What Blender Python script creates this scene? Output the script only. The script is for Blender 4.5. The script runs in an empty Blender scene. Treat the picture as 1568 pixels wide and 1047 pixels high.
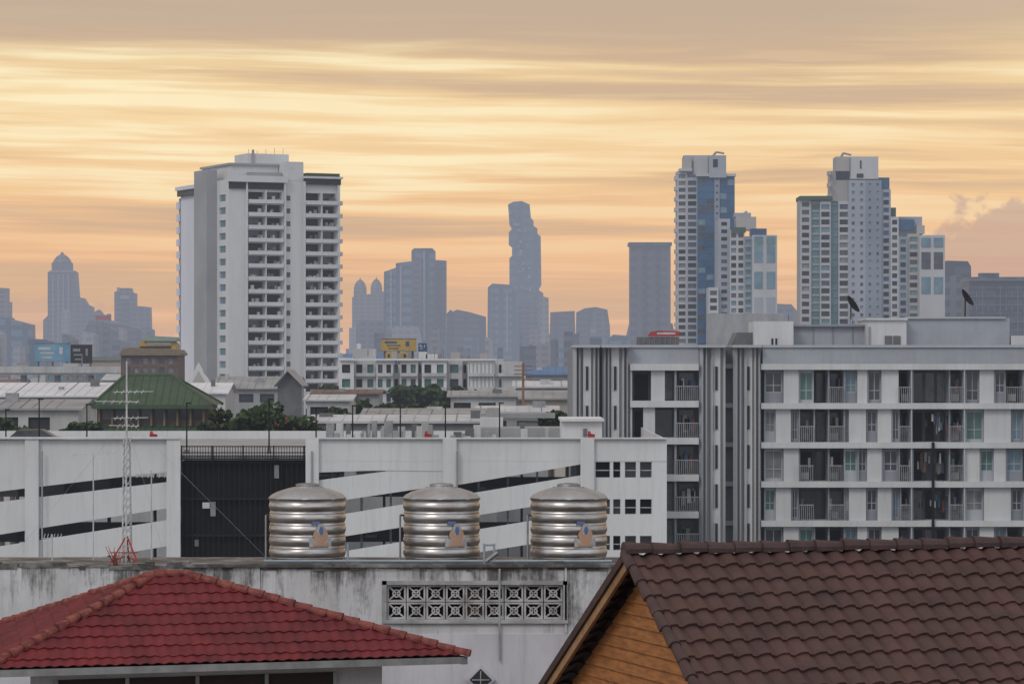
import bpy, math, random
from mathutils import Vector
random.seed(7)
R=random.random
def U(a,b): return a+(b-a)*random.random()
H=24.0; F=5000.0
def X(px,d): return (px-784)/F*d
def Z(py,d): return H-(py-560)/F*d
def s(r,g,b):
    f=lambda c:(c/255/12.92) if c/255<=.04045 else ((c/255+.055)/1.055)**2.4
    return (f(r),f(g),f(b),1)
scene=bpy.context.scene
# ------------------------------------------------------------------ materials
MATS={}
def mat(name,c1,c2=None,sc=1.0,st=(1,1,1),rough=.8,metal=0.0,bump=0.0,grid=None,haze=True,lo=.35,hi=.65,grime=None,bsc=None,spec=.4,dirt=0):
    if name in MATS: return MATS[name]
    m=bpy.data.materials.new(name); m.use_nodes=True; nt=m.node_tree; N=nt.nodes; L=nt.links
    p=N['Principled BSDF']; out=N['Material Output']
    p.inputs['Roughness'].default_value=rough; p.inputs['Metallic'].default_value=metal; p.inputs['Specular IOR Level'].default_value=spec
    geo=N.new('ShaderNodeNewGeometry')
    def noise(scv,scale=1,det=6,ro=.62):
        mp=N.new('ShaderNodeVectorMath'); mp.operation='MULTIPLY'; mp.inputs[1].default_value=scv
        L.new(geo.outputs['Position'],mp.inputs[0])
        nz=N.new('ShaderNodeTexNoise'); nz.inputs['Scale'].default_value=scale; nz.inputs['Detail'].default_value=det; nz.inputs['Roughness'].default_value=ro
        L.new(mp.outputs[0],nz.inputs['Vector']); return nz.outputs['Fac']
    def mrange(v,a,b,c=0.0,d=1.0):
        mr=N.new('ShaderNodeMapRange'); 
        for i,q in ((1,a),(2,b),(3,c),(4,d)): mr.inputs[i].default_value=q
        L.new(v,mr.inputs[0]); return mr.outputs[0]
    mx=N.new('ShaderNodeMix'); mx.data_type='RGBA'
    mx.inputs[6].default_value=c1; mx.inputs[7].default_value=c2 if c2 else tuple(min(1,v*.82) for v in c1[:3])+(1,)
    L.new(mrange(noise(st,sc),lo,hi),mx.inputs[0]); col=mx.outputs[2]
    def mix(f,c,k):
        m_=N.new('ShaderNodeMix'); m_.data_type='RGBA'; L.new(f,m_.inputs[0]); L.new(c,m_.inputs[6]); m_.inputs[7].default_value=k; return m_.outputs[2]
    def math_(op,a,b):
        n=N.new('ShaderNodeMath'); n.operation=op
        for i,v in enumerate((a,b)):
            if hasattr(v,'node'): L.new(v,n.inputs[i])
            elif v is not None: n.inputs[i].default_value=v
        return n.outputs[0]
    sp=N.new('ShaderNodeSeparateXYZ'); L.new(geo.outputs['Position'],sp.inputs[0])
    if dirt:   # thin rain streaks + broad blotches
        k_=dirt*(.5 if haze else 1.0)
        col=mix(mrange(noise((3.0,3.0,.2),1,5,.72),.49,.74,0,k_),col,tuple(v*.42 for v in c1[:3])+(1,))
        col=mix(mrange(noise((.35,.35,.5),1,6,.7),.5,.75,0,k_*.7),col,tuple(v*w_ for v,w_ in zip(c1[:3],(.62,.58,.52)))+(1,))
    if grid:
        gz,gx,c3,am=grid
        a=math_('GREATER_THAN',math_('FRACT',math_('DIVIDE',sp.outputs[2],gz),None),.45)
        xx=math_('ADD',sp.outputs[0],math_('MULTIPLY',sp.outputs[1],.7))
        b=math_('GREATER_THAN',math_('FRACT',math_('DIVIDE',xx,gx),None),.35)
        col=mix(math_('MULTIPLY',math_('MULTIPLY',a,b),am),col,c3)
    if grime:
        zt,dz,gc=grime
        g=math_('DIVIDE',math_('SUBTRACT',sp.outputs[2],zt-dz),dz)
        g=math_('MULTIPLY',g,.85)
        g=math_('ADD',g,math_('MULTIPLY',math_('SUBTRACT',noise((5.5,5.5,.5),1,6,.72),.5),4.2))
        g=math_('ADD',g,math_('MULTIPLY',math_('SUBTRACT',noise((.8,.8,.7),1,4,.6),.5),3.0))
        g=math_('ADD',g,math_('MULTIPLY',math_('SUBTRACT',noise((9,9,7),1,5,.7),.5),1.2))
        col=mix(mrange(g,.30,1.15,0,.9),col,gc)
    L.new(col,p.inputs['Base Color'])
    if bump:
        n3=noise((1,1,1),bsc or sc*6,4)
        bp=N.new('ShaderNodeBump'); bp.inputs['Strength'].default_value=bump; bp.inputs['Distance'].default_value=.03
        L.new(n3,bp.inputs['Height']); L.new(bp.outputs[0],p.inputs['Normal'])
    if haze:   # aerial haze painted in: flat glow mixed into the surface, growing with distance
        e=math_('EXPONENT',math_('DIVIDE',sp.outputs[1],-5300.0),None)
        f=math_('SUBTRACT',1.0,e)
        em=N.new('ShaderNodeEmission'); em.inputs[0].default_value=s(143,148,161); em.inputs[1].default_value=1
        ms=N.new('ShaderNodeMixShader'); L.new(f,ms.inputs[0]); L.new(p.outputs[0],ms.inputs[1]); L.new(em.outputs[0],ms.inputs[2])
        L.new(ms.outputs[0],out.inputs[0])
    MATS[name]=m; return m
def g(v,t=0): return (v,v*(1+t*.3),v*(1+t),1)
white=mat('white_painted_concrete',g(.64,-.02),g(.5,-.02),.25,(1,1,.25),dirt=.45)
white2=mat('aged_white_paint',g(.5,-.02),g(.36,-.05),.35,(1,1,.2),dirt=.6)
grey=mat('grey_concrete',g(.33,.0),g(.23,-.02),.3,(1,1,.3),dirt=.5)
greyd=mat('dark_concrete',g(.15,.02),g(.09,.02),.4)
bluegrey=mat('blue_grey_paint',(.34,.36,.39,1),(.28,.295,.32,1),.3,dirt=.35)
dark=mat('dark_interior',g(.04,.05),g(.024,.05),.6,spec=.2)
black=mat('black_metal',g(.014,.1),g(.009,0),1,rough=.8,spec=.15)
glassA=mat('window_glass_dark',(.035,.038,.045,1),(.07,.078,.09,1),.4,rough=.12)
glassB=mat('window_glass_blue',(.10,.17,.22,1),(.16,.25,.31,1),.3,rough=.15)
glassG=mat('green_tinted_glass',(.05,.13,.115,1),(.09,.17,.16,1),.8,rough=.15)
curtain=mat('curtained_window',(.24,.24,.23,1),(.11,.12,.13,1),.8,rough=.3)
tealm=mat('teal_glass',(.14,.26,.28,1),(.07,.15,.17,1),.15,rough=.15)
deepblue=mat('deep_blue_glass',(.015,.055,.14,1),(.035,.11,.21,1),.1,rough=.2)
metal=mat('galvanised_steel',g(.36,.03),g(.24,0),2,rough=.4,metal=.6)
# ------------------------------------------------------------------ mesh builder
class B:
    def __init__(s_,name): s_.n=name; s_.v=[]; s_.f=[]; s_.mi=[]; s_.ms=[]; s_.fr(0,0,0)
    def fr(s_,ox=0,oy=0,yaw=0,oz=0):
        s_.o=(ox,oy,oz); s_.c=math.cos(yaw); s_.s=math.sin(yaw); return s_
    def T(s_,p):
        u,v,z=p; return (s_.o[0]+u*s_.c-v*s_.s, s_.o[1]+u*s_.s+v*s_.c, s_.o[2]+z)
    def face(s_,pts,m):
        i=len(s_.v); s_.v+= [s_.T(p) for p in pts]; s_.f.append(tuple(range(i,i+len(pts))))
        if m not in s_.ms: s_.ms.append(m)
        s_.mi.append(s_.ms.index(m))
    def hexa(s_,a,m):
        i=len(s_.v); s_.v+=[s_.T(p) for p in a]
        if m not in s_.ms: s_.ms.append(m)
        k=s_.ms.index(m)
        for q in ((0,1,2,3),(7,6,5,4),(0,4,5,1),(1,5,6,2),(2,6,7,3),(3,7,4,0)):
            s_.f.append(tuple(i+j for j in q)); s_.mi.append(k)
    def box(s_,x0,x1,y0,y1,z0,z1,m):
        s_.hexa([(x0,y0,z0),(x1,y0,z0),(x1,y0,z1),(x0,y0,z1),(x0,y1,z0),(x1,y1,z0),(x1,y1,z1),(x0,y1,z1)],m)
    def P(s_,x0,x1,yt,yb,d,dep,m,ground=False):
        s_.box(X(x0,d),X(x1,d),d,d+dep,0 if ground else Z(yb,d),Z(yt,d),m)
    def para(s_,x0,t0,b0,x1,t1,b1,d,dep,m):
        a=[(X(x0,d),d,Z(b0,d)),(X(x1,d),d,Z(b1,d)),(X(x1,d),d,Z(t1,d)),(X(x0,d),d,Z(t0,d))]
        s_.hexa(a+[(p[0],d+dep,p[2]) for p in a],m)
    def sil(s_,pts,d,dep,m,mb=None,z0=0):
        a=[(X(p[0],d),Z(p[1],d)) for p in pts]; a=a+[(a[-1][0],z0),(a[0][0],z0)]
        s_.face([(x,d,z) for x,z in a],m); s_.face([(x,d+dep,z) for x,z in a],m)
        for i in range(len(a)):
            j=(i+1)%len(a); s_.face([(a[i][0],d,a[i][1]),(a[j][0],d,a[j][1]),(a[j][0],d+dep,a[j][1]),(a[i][0],d+dep,a[i][1])],mb or m)
    def tube(s_,p0,p1,r,m,n=6,r1=None):
        p0=Vector(p0);p1=Vector(p1);d=(p1-p0)
        if d.length<1e-6: return
        d.normalize(); a=d.orthogonal().normalized(); b=d.cross(a); r1=r if r1 is None else r1
        A=[tuple(p0+(a*math.cos(t)+b*math.sin(t))*r) for t in [2*math.pi*k/n for k in range(n)]]
        C=[tuple(p1+(a*math.cos(t)+b*math.sin(t))*r1) for t in [2*math.pi*k/n for k in range(n)]]
        for k in range(n): s_.face([A[k],A[(k+1)%n],C[(k+1)%n],C[k]],m)
        s_.face(A,m); s_.face(C,m)
    def lathe(s_,cx,cy,prof,m,n=32):
        for i in range(len(prof)-1):
            r0,z0=prof[i]; r1,z1=prof[i+1]
            for k in range(n):
                t0=2*math.pi*k/n; t1=2*math.pi*(k+1)/n
                q=[(cx+r0*math.cos(t0),cy+r0*math.sin(t0),z0),(cx+r0*math.cos(t1),cy+r0*math.sin(t1),z0),
                   (cx+r1*math.cos(t1),cy+r1*math.sin(t1),z1),(cx+r1*math.cos(t0),cy+r1*math.sin(t0),z1)]
                if r1<1e-3: q=q[:3]
                elif r0<1e-3: q=[q[0]]+q[2:]
                s_.face(q,m)
    def facade(s_,u0,u1,z0,z1,cols,rows,mw,mg,rec=.25,v=0,mf=None,jit=0):
        cols=sorted(cols); rows=sorted(rows)
        def q(a,b,c,d): 
            if b-a>1e-4 and d-c>1e-4: s_.face([(a,v,c),(b,v,c),(b,v,d),(a,v,d)],mw)
        zz=z0
        for (ra,rb) in rows:
            q(u0,u1,zz,ra); uu=u0
            for (ca,cb) in cols:
                q(uu,ca,ra,rb)
                g_=random.choice(mg) if isinstance(mg,(list,tuple)) else mg
                w=v+rec
                s_.face([(ca,w,ra),(cb,w,ra),(cb,w,rb),(ca,w,rb)],g_)
                s_.face([(ca,v,ra),(ca,w,ra),(ca,w,rb),(ca,v,rb)],mw); s_.face([(cb,v,ra),(cb,w,ra),(cb,w,rb),(cb,v,rb)],mw)
                s_.face([(ca,v,ra),(cb,v,ra),(cb,w,ra),(ca,w,ra)],mw); s_.face([(ca,v,rb),(cb,v,rb),(cb,w,rb),(ca,w,rb)],mw)
                if mf:
                    t=.06; c=(ca+cb)/2
                    s_.box(c-t/2,c+t/2,w-.05,w-.003,ra,rb,mf); s_.box(ca,ca+t,w-.06,w-.003,ra,rb,mf); s_.box(cb-t,cb,w-.06,w-.003,ra,rb,mf)
                    s_.box(ca+t,cb-t,w-.062,w-.004,ra,ra+t,mf); s_.box(ca+t,cb-t,w-.062,w-.004,ra+(rb-ra)*.35,ra+(rb-ra)*.35+t,mf)
                uu=cb
            q(uu,u1,ra,rb); zz=rb
        q(u0,u1,zz,z1)
    def fP(s_,x0,x1,yt,yb,d,cols,rows,mw,mg,rec=.25,mf=None):
        o=(s_.o,s_.c,s_.s); s_.fr(0,d,0)
        s_.facade(X(x0,d),X(x1,d),Z(yb,d),Z(yt,d),[(X(a,d),X(b,d)) for a,b in cols],[(Z(b,d),Z(a,d)) for a,b in rows],mw,mg,rec,0,mf)
        s_.o,s_.c,s_.s=o
    def done(s_,smooth=False):
        xs=[p[0] for p in s_.v]; ys=[p[1] for p in s_.v]; zs=[p[2] for p in s_.v]
        c=((min(xs)+max(xs))/2,(min(ys)+max(ys))/2,min(zs))
        me=bpy.data.meshes.new(s_.n); me.from_pydata([(p[0]-c[0],p[1]-c[1],p[2]-c[2]) for p in s_.v],[],s_.f)
        for m in s_.ms: me.materials.append(m)
        me.polygons.foreach_set('material_index',s_.mi)
        if smooth:
            import bmesh
            bm=bmesh.new(); bm.from_mesh(me); bmesh.ops.remove_doubles(bm,verts=bm.verts,dist=.0005); bm.to_mesh(me); bm.free()
            me.polygons.foreach_set('use_smooth',[True]*len(me.polygons))
        me.update()
        ob=bpy.data.objects.new(s_.n,me); ob.location=c; scene.collection.objects.link(ob); return ob
# ------------------------------------------------------------------ world
w=bpy.data.worlds.new("World"); scene.world=w; w.use_nodes=True; nt=w.node_tree; N=nt.nodes; L=nt.links
bg=N['Background']; bg.inputs[1].default_value=.1
LIGHT_EL=math.radians(40); LIGHT_AZ=math.radians(215)
sky=N.new('ShaderNodeTexSky'); sky.sky_type='NISHITA'; sky.sun_disc=False; sky.sun_elevation=LIGHT_EL; sky.sun_rotation=LIGHT_AZ
tc=N.new('ShaderNodeTexCoord'); sp=N.new('ShaderNodeSeparateXYZ'); L.new(tc.outputs['Generated'],sp.inputs[0])
def M(op,a,b=None,c=None):
    n=N.new('ShaderNodeMath'); n.operation=op
    for i,v in enumerate((a,b,c)):
        if v is None: continue
        if hasattr(v,'node'): L.new(v,n.inputs[i])
        else: n.inputs[i].default_value=v
    return n.outputs[0]
def V(x,y,z):
    n=N.new('ShaderNodeCombineXYZ')
    for i,v in enumerate((x,y,z)):
        if hasattr(v,'node'): L.new(v,n.inputs[i])
        else: n.inputs[i].default_value=v
    return n.outputs[0]
def NZ(v,det=4,ro=.5,dis=0.0):
    n=N.new('ShaderNodeTexNoise'); n.inputs['Scale'].default_value=1; n.inputs['Detail'].default_value=det; n.inputs['Roughness'].default_value=ro; n.inputs['Distortion'].default_value=dis
    L.new(v,n.inputs['Vector']); return n.outputs['Fac']
def MR(v,a,b,c=0.0,d=1.0):
    n=N.new('ShaderNodeMapRange'); n.interpolation_type='SMOOTHSTEP'
    n.inputs[1].default_value=a;n.inputs[2].default_value=b;n.inputs[3].default_value=c;n.inputs[4].default_value=d
    L.new(v,n.inputs[0]); return n.outputs[0]
def MX(f,a,b,bt='MIX'):
    n=N.new('ShaderNodeMix'); n.data_type='RGBA'; n.blend_type=bt
    for i,v in ((0,f),(6,a),(7,b)):
        if hasattr(v,'node'): L.new(v,n.inputs[i])
        else: n.inputs[i].default_value=v
    return n.outputs[2]
x,y,z=sp.outputs
za=M('ABSOLUTE',z); zc=M('DIVIDE',za,M('ADD',za,.25))
zt=M('ADD',zc,M('MULTIPLY',x,.03))
wp=NZ(V(M('MULTIPLY',x,7),M('MULTIPLY',y,7),M('MULTIPLY',zc,14)),2,.5); zt=M('ADD',zt,M('MULTIPLY',wp,.014))
n1=NZ(V(M('MULTIPLY',x,4.2),M('MULTIPLY',y,4.2),M('MULTIPLY',zt,56)),5,.52,.0)
n2=NZ(V(M('MULTIPLY',x,15),M('MULTIPLY',y,15),M('MULTIPLY',zt,150)),4,.55,.1)
n3=NZ(V(M('MULTIPLY',x,3.4),M('MULTIPLY',y,3.4),M('MULTIPLY',zt,20)),3,.5,.1)
n4=NZ(V(M('MULTIPLY',x,75),M('MULTIPLY',y,8),M('MULTIPLY',za,85)),5,.55,.3)
n5=NZ(V(M('MULTIPLY',x,8),M('MULTIPLY',y,8),M('MULTIPLY',za,16)),3,.5)   # where streaks gather or thin out
rp=N.new('ShaderNodeValToRGB'); L.new(M('MULTIPLY',za,4.0),rp.inputs[0])
cr=rp.color_ramp; stops=[(0,(206,172,156)),(.05,(225,179,150)),(.14,(239,189,146)),(.22,(242,198,148)),(.30,(246,211,160)),(.37,(236,204,156)),(.415,(216,188,152)),(.46,(204,180,154)),(1.0,(176,170,172))]
cr.elements[0].position=0; cr.elements[0].color=s(*stops[0][1]); cr.elements[1].position=1; cr.elements[1].color=s(*stops[-1][1])
for p_,c_ in stops[1:-1]:
    e=cr.elements.new(p_); e.color=s(*c_)
front=rp.outputs[0]
dk=MR(M('ADD',M('MULTIPLY',n1,.5),M('ADD',M('MULTIPLY',n3,.35),M('MULTIPLY',n2,.15))),.48,.58)
front=MX(M('MULTIPLY',dk,MR(za,.0,.05,.5,.8)),front,s(202,172,146))
mixn=M('ADD',M('MULTIPLY',n1,.46),M('ADD',M('MULTIPLY',n2,.26),M('MULTIPLY',n3,.28)))
br=MR(M('MULTIPLY',mixn,-1),-.515,-.415)
zone=M('MULTIPLY',MR(za,.03,.066,.25,1.0),MR(za,.092,.106,1.0,.18))
zone=M('MULTIPLY',zone,MR(x,-.05,.16,1.0,.7)); zone=M('MULTIPLY',zone,MR(n5,.35,.6,.65,1.0))
front=MX(M('MULTIPLY',br,M('MULTIPLY',zone,.97)),front,s(255,238,196))
front=MX(M('MULTIPLY',MR(n2,.5,.66),M('MULTIPLY',zone,.3)),front,s(253,224,172))
front=MX(M('MULTIPLY',MR(za,.092,.108),MR(n3,.35,.55,.35,.8)),front,s(196,174,152))
def cumulus(base,cx,czc,rx,rz,stg,colr):
    ax=M('DIVIDE',M('SUBTRACT',x,cx),rx); az_=M('DIVIDE',M('SUBTRACT',za,czc),rz)
    rr=M('ADD',M('MULTIPLY',ax,ax),M('MULTIPLY',az_,az_))
    rr=M('ADD',rr,M('MULTIPLY',M('SUBTRACT',n4,.5),2.4))
    cm=M('MULTIPLY',MR(rr,.72,1.0,1.0,0.0),MR(y,.5,.9))
    return MX(M('MULTIPLY',cm,stg),base,colr)
front=cumulus(front,.146,.017,.030,.034,.62,s(186,158,150))
front=cumulus(front,.140,.006,.040,.024,.5,s(174,150,150))
front=cumulus(front,-.150,.004,.05,.018,.35,s(190,160,152))
rear=MX(MR(n1,.35,.65),(.93,.95,1.02,1),(.76,.79,.86,1))
ff=MR(y,-.25,.75)
col=MX(ff,rear,front)
col=MX(1.0,col,(10,10,10,1),'MULTIPLY')
col=MX(.975,sky.outputs[0],col)
L.new(col,bg.inputs[0])
sd=bpy.data.lights.new('rear_sky_fill','SUN'); sd.energy=.85; sd.angle=math.radians(18); sd.color=(1,.94,.87)  # added soft fill standing in for bright sky behind the viewpoint
so=bpy.data.objects.new('rear_sky_fill',sd); scene.collection.objects.link(so)
dv=Vector((math.sin(LIGHT_AZ)*math.cos(LIGHT_EL),math.cos(LIGHT_AZ)*math.cos(LIGHT_EL),math.sin(LIGHT_EL)))
so.rotation_euler=dv.to_track_quat('Z','Y').to_euler(); so.location=(0,-50,120)
# ------------------------------------------------------------------ ground
gm=mat('urban_ground',(.10,.10,.095,1),(.05,.07,.04,1),.02)
b=B('ground'); b.face([(-14000,-300,0),(14000,-300,0),(14000,26000,0),(-14000,26000,0)],gm); b.done()
# ------------------------------------------------------------------ far skyline
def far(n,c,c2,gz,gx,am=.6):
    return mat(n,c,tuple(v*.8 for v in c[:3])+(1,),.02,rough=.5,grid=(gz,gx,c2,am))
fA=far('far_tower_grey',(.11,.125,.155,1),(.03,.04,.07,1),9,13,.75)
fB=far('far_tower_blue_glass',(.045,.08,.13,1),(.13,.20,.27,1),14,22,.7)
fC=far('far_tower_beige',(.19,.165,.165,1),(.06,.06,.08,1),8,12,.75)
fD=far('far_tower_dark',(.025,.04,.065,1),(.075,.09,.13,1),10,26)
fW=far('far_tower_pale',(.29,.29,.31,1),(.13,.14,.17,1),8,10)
def S(name,pts,d,dep,m,extra=None):
    b=B(name); b.sil(pts,d,dep,m)
    if extra: extra(b)
    b.done()
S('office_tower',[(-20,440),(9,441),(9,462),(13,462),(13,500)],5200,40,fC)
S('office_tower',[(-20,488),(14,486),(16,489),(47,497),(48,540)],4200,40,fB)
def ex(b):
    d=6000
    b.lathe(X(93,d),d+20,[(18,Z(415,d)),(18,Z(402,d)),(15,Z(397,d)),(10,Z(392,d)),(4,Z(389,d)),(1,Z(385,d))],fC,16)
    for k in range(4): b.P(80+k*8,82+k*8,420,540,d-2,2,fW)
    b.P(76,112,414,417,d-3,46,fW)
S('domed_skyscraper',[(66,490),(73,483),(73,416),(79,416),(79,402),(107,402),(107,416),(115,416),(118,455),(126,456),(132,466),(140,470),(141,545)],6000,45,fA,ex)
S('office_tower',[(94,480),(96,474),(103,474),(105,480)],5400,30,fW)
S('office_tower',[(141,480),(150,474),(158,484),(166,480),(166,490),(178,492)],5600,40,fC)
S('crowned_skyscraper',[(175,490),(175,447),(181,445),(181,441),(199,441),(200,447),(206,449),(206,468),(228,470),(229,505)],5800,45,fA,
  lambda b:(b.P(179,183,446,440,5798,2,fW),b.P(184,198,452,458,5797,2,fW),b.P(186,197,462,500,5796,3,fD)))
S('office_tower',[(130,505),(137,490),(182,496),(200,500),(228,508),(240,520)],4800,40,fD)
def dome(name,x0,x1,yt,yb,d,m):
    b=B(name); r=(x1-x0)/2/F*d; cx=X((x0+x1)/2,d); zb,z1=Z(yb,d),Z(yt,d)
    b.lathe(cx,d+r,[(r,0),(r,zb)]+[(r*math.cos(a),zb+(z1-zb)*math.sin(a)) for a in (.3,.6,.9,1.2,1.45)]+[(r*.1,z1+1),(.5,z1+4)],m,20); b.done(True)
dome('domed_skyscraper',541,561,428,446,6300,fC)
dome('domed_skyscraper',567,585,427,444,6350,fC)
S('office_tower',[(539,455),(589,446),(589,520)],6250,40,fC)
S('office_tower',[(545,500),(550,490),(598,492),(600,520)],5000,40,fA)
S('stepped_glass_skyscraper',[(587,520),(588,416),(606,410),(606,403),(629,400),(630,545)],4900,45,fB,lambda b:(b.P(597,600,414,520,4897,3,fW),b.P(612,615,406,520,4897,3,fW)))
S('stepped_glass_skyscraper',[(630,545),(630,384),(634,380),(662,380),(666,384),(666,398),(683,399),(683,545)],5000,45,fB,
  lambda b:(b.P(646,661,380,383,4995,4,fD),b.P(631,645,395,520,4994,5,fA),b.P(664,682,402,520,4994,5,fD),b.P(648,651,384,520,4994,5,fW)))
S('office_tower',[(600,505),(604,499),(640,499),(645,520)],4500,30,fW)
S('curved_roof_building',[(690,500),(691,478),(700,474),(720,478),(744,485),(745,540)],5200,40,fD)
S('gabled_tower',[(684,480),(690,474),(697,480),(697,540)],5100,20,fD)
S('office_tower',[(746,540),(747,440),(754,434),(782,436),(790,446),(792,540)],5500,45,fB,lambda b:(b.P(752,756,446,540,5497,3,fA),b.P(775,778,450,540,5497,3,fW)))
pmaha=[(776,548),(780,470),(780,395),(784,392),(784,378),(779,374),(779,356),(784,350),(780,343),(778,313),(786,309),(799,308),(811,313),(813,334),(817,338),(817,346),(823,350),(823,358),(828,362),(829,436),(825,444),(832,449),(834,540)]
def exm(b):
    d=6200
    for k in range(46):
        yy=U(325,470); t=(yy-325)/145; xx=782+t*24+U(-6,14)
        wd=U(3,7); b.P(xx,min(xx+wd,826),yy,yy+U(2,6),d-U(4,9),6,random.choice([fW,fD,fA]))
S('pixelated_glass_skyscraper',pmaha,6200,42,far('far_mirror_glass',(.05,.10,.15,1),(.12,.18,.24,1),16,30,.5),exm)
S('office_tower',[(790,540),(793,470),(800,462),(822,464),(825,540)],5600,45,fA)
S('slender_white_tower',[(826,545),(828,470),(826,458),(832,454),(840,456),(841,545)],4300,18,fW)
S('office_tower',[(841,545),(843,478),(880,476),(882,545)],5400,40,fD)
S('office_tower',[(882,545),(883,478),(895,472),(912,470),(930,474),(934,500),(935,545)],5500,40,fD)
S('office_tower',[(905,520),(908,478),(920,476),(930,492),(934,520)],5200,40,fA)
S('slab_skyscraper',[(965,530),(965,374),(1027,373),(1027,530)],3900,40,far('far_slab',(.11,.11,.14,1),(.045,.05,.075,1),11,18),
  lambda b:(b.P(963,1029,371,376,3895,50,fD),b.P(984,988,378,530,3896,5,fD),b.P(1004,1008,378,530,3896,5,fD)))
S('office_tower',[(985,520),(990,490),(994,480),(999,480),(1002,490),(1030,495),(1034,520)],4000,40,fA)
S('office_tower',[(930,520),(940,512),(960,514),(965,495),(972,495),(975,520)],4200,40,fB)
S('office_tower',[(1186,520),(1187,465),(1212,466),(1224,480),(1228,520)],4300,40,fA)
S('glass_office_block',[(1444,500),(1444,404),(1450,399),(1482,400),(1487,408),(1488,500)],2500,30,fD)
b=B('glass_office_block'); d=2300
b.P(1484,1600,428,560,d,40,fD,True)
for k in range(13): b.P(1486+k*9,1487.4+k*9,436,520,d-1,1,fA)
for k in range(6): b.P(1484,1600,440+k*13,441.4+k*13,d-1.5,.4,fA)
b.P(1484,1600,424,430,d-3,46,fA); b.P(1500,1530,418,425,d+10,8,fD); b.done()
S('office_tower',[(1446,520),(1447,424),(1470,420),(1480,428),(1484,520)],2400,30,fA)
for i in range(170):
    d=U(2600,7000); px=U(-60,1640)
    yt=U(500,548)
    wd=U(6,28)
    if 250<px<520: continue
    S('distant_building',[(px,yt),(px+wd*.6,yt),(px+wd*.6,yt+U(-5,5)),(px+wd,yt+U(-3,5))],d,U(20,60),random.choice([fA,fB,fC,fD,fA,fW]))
# ------------------------------------------------------------------ low-rise city
wl=[mat('lowrise_white',g(.5,-.02),g(.34,-.03),.1,(1,1,.3),dirt=.6),mat('lowrise_cream',(.42,.37,.31,1),(.3,.27,.23,1),.1,dirt=.5),mat('lowrise_grey',g(.25,.0),g(.16,.0),.1,dirt=.5),
    mat('lowrise_pink',(.38,.29,.26,1),(.28,.22,.2,1),.1,dirt=.5),mat('lowrise_blue',(.22,.28,.36,1),(.17,.22,.3,1),.1),mat('lowrise_brown',(.16,.11,.085,1),(.10,.075,.065,1),.1)]
rf=[mat('metal_roof_grey',g(.3,.02),g(.19,.0),.2,rough=.5,dirt=.4),mat('metal_roof_rust',(.17,.10,.075,1),(.10,.07,.055,1),.3),mat('metal_roof_blue',(.06,.16,.32,1),(.05,.11,.23,1),.2,rough=.5),
    mat('metal_roof_green',(.05,.11,.08,1),(.04,.08,.06,1),.2,rough=.5),mat('roof_white',g(.52,.02),g(.36,.0),.2,rough=.6,dirt=.4)]
def lowrise(px,d,wd,h,dep,yaw,m,name='low_rise_building'):
    b=B(name); b.fr(X(px,d),d,yaw)
    n=max(1,int(h/3.2)); cols=[]; u=.8
    cw=1.6
    while u+cw<wd-.6: cols.append((u,u+cw)); u+=cw+U(.8,1.2)
    rows=[(k*3.2+1.0,k*3.2+2.4) for k in range(n) if k*3.2+2.6<h]
    b.facade(0,wd,0,h,cols,rows,m,[glassA,glassA,curtain,glassB],.2)
    b.face([(0,0,0),(0,dep,0),(0,dep,h),(0,0,h)],m); b.face([(wd,0,0),(wd,dep,0),(wd,dep,h),(wd,0,h)],m); b.face([(0,dep,0),(wd,dep,0),(wd,dep,h),(0,dep,h)],m)
    r=random.choice(rf)
    if R()<.5:
        t=U(1,2.5); b.hexa([(-.4,-.5,h),(wd+.4,-.5,h),(wd+.4,dep*.5,h+t),(-.4,dep*.5,h+t),(-.4,-.5,h+.15),(wd+.4,-.5,h+.15),(wd+.4,dep*.5,h+t+.15),(-.4,dep*.5,h+t+.15)],r)
        b.face([(-.4,dep*.5,h+t+.15),(wd+.4,dep*.5,h+t+.15),(wd+.4,dep+.4,h),(-.4,dep+.4,h)],r)
        b.face([(0,0,h),(0,dep,h),(0,dep*.5,h+t)],m); b.face([(wd,0,h),(wd,dep,h),(wd,dep*.5,h+t)],m)
    else:
        b.face([(0,0,h-.5),(wd,0,h-.5),(wd,dep,h-.5),(0,dep,h-.5)],grey)
        a=U(.1,.6)*wd; b.box(a,a+min(4,wd*.35),dep*.3,dep*.6,h-.5,h+U(1.5,2.6),random.choice(wl))
        if R()<.6:
            c=U(.1,.8)*wd; b.lathe(c,dep*.4,[(.8,h-.5),(.8,h+1.2),(.1,h+1.5)],metal,10)
        if R()<.5: b.tube((a,dep*.5,h),(a,dep*.5,h+U(3,6)),.06,black,4)
        for q in range(3):
            c=U(.05,.85)*wd; b.box(c,c+U(.5,1.4),dep*.1,dep*.2,h-.5,h+U(.3,1),random.choice([grey,greyd,white2]))
    b.done()
for i in range(230):
    d=math.exp(U(math.log(420),math.log(3200))); px=U(-80,1100)
    h=U(7,15) if d<800 else U(9,26)
    lowrise(px,d,U(9,26),h,U(9,18),U(-.4,.4),random.choice(wl+wl[:3]))
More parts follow.
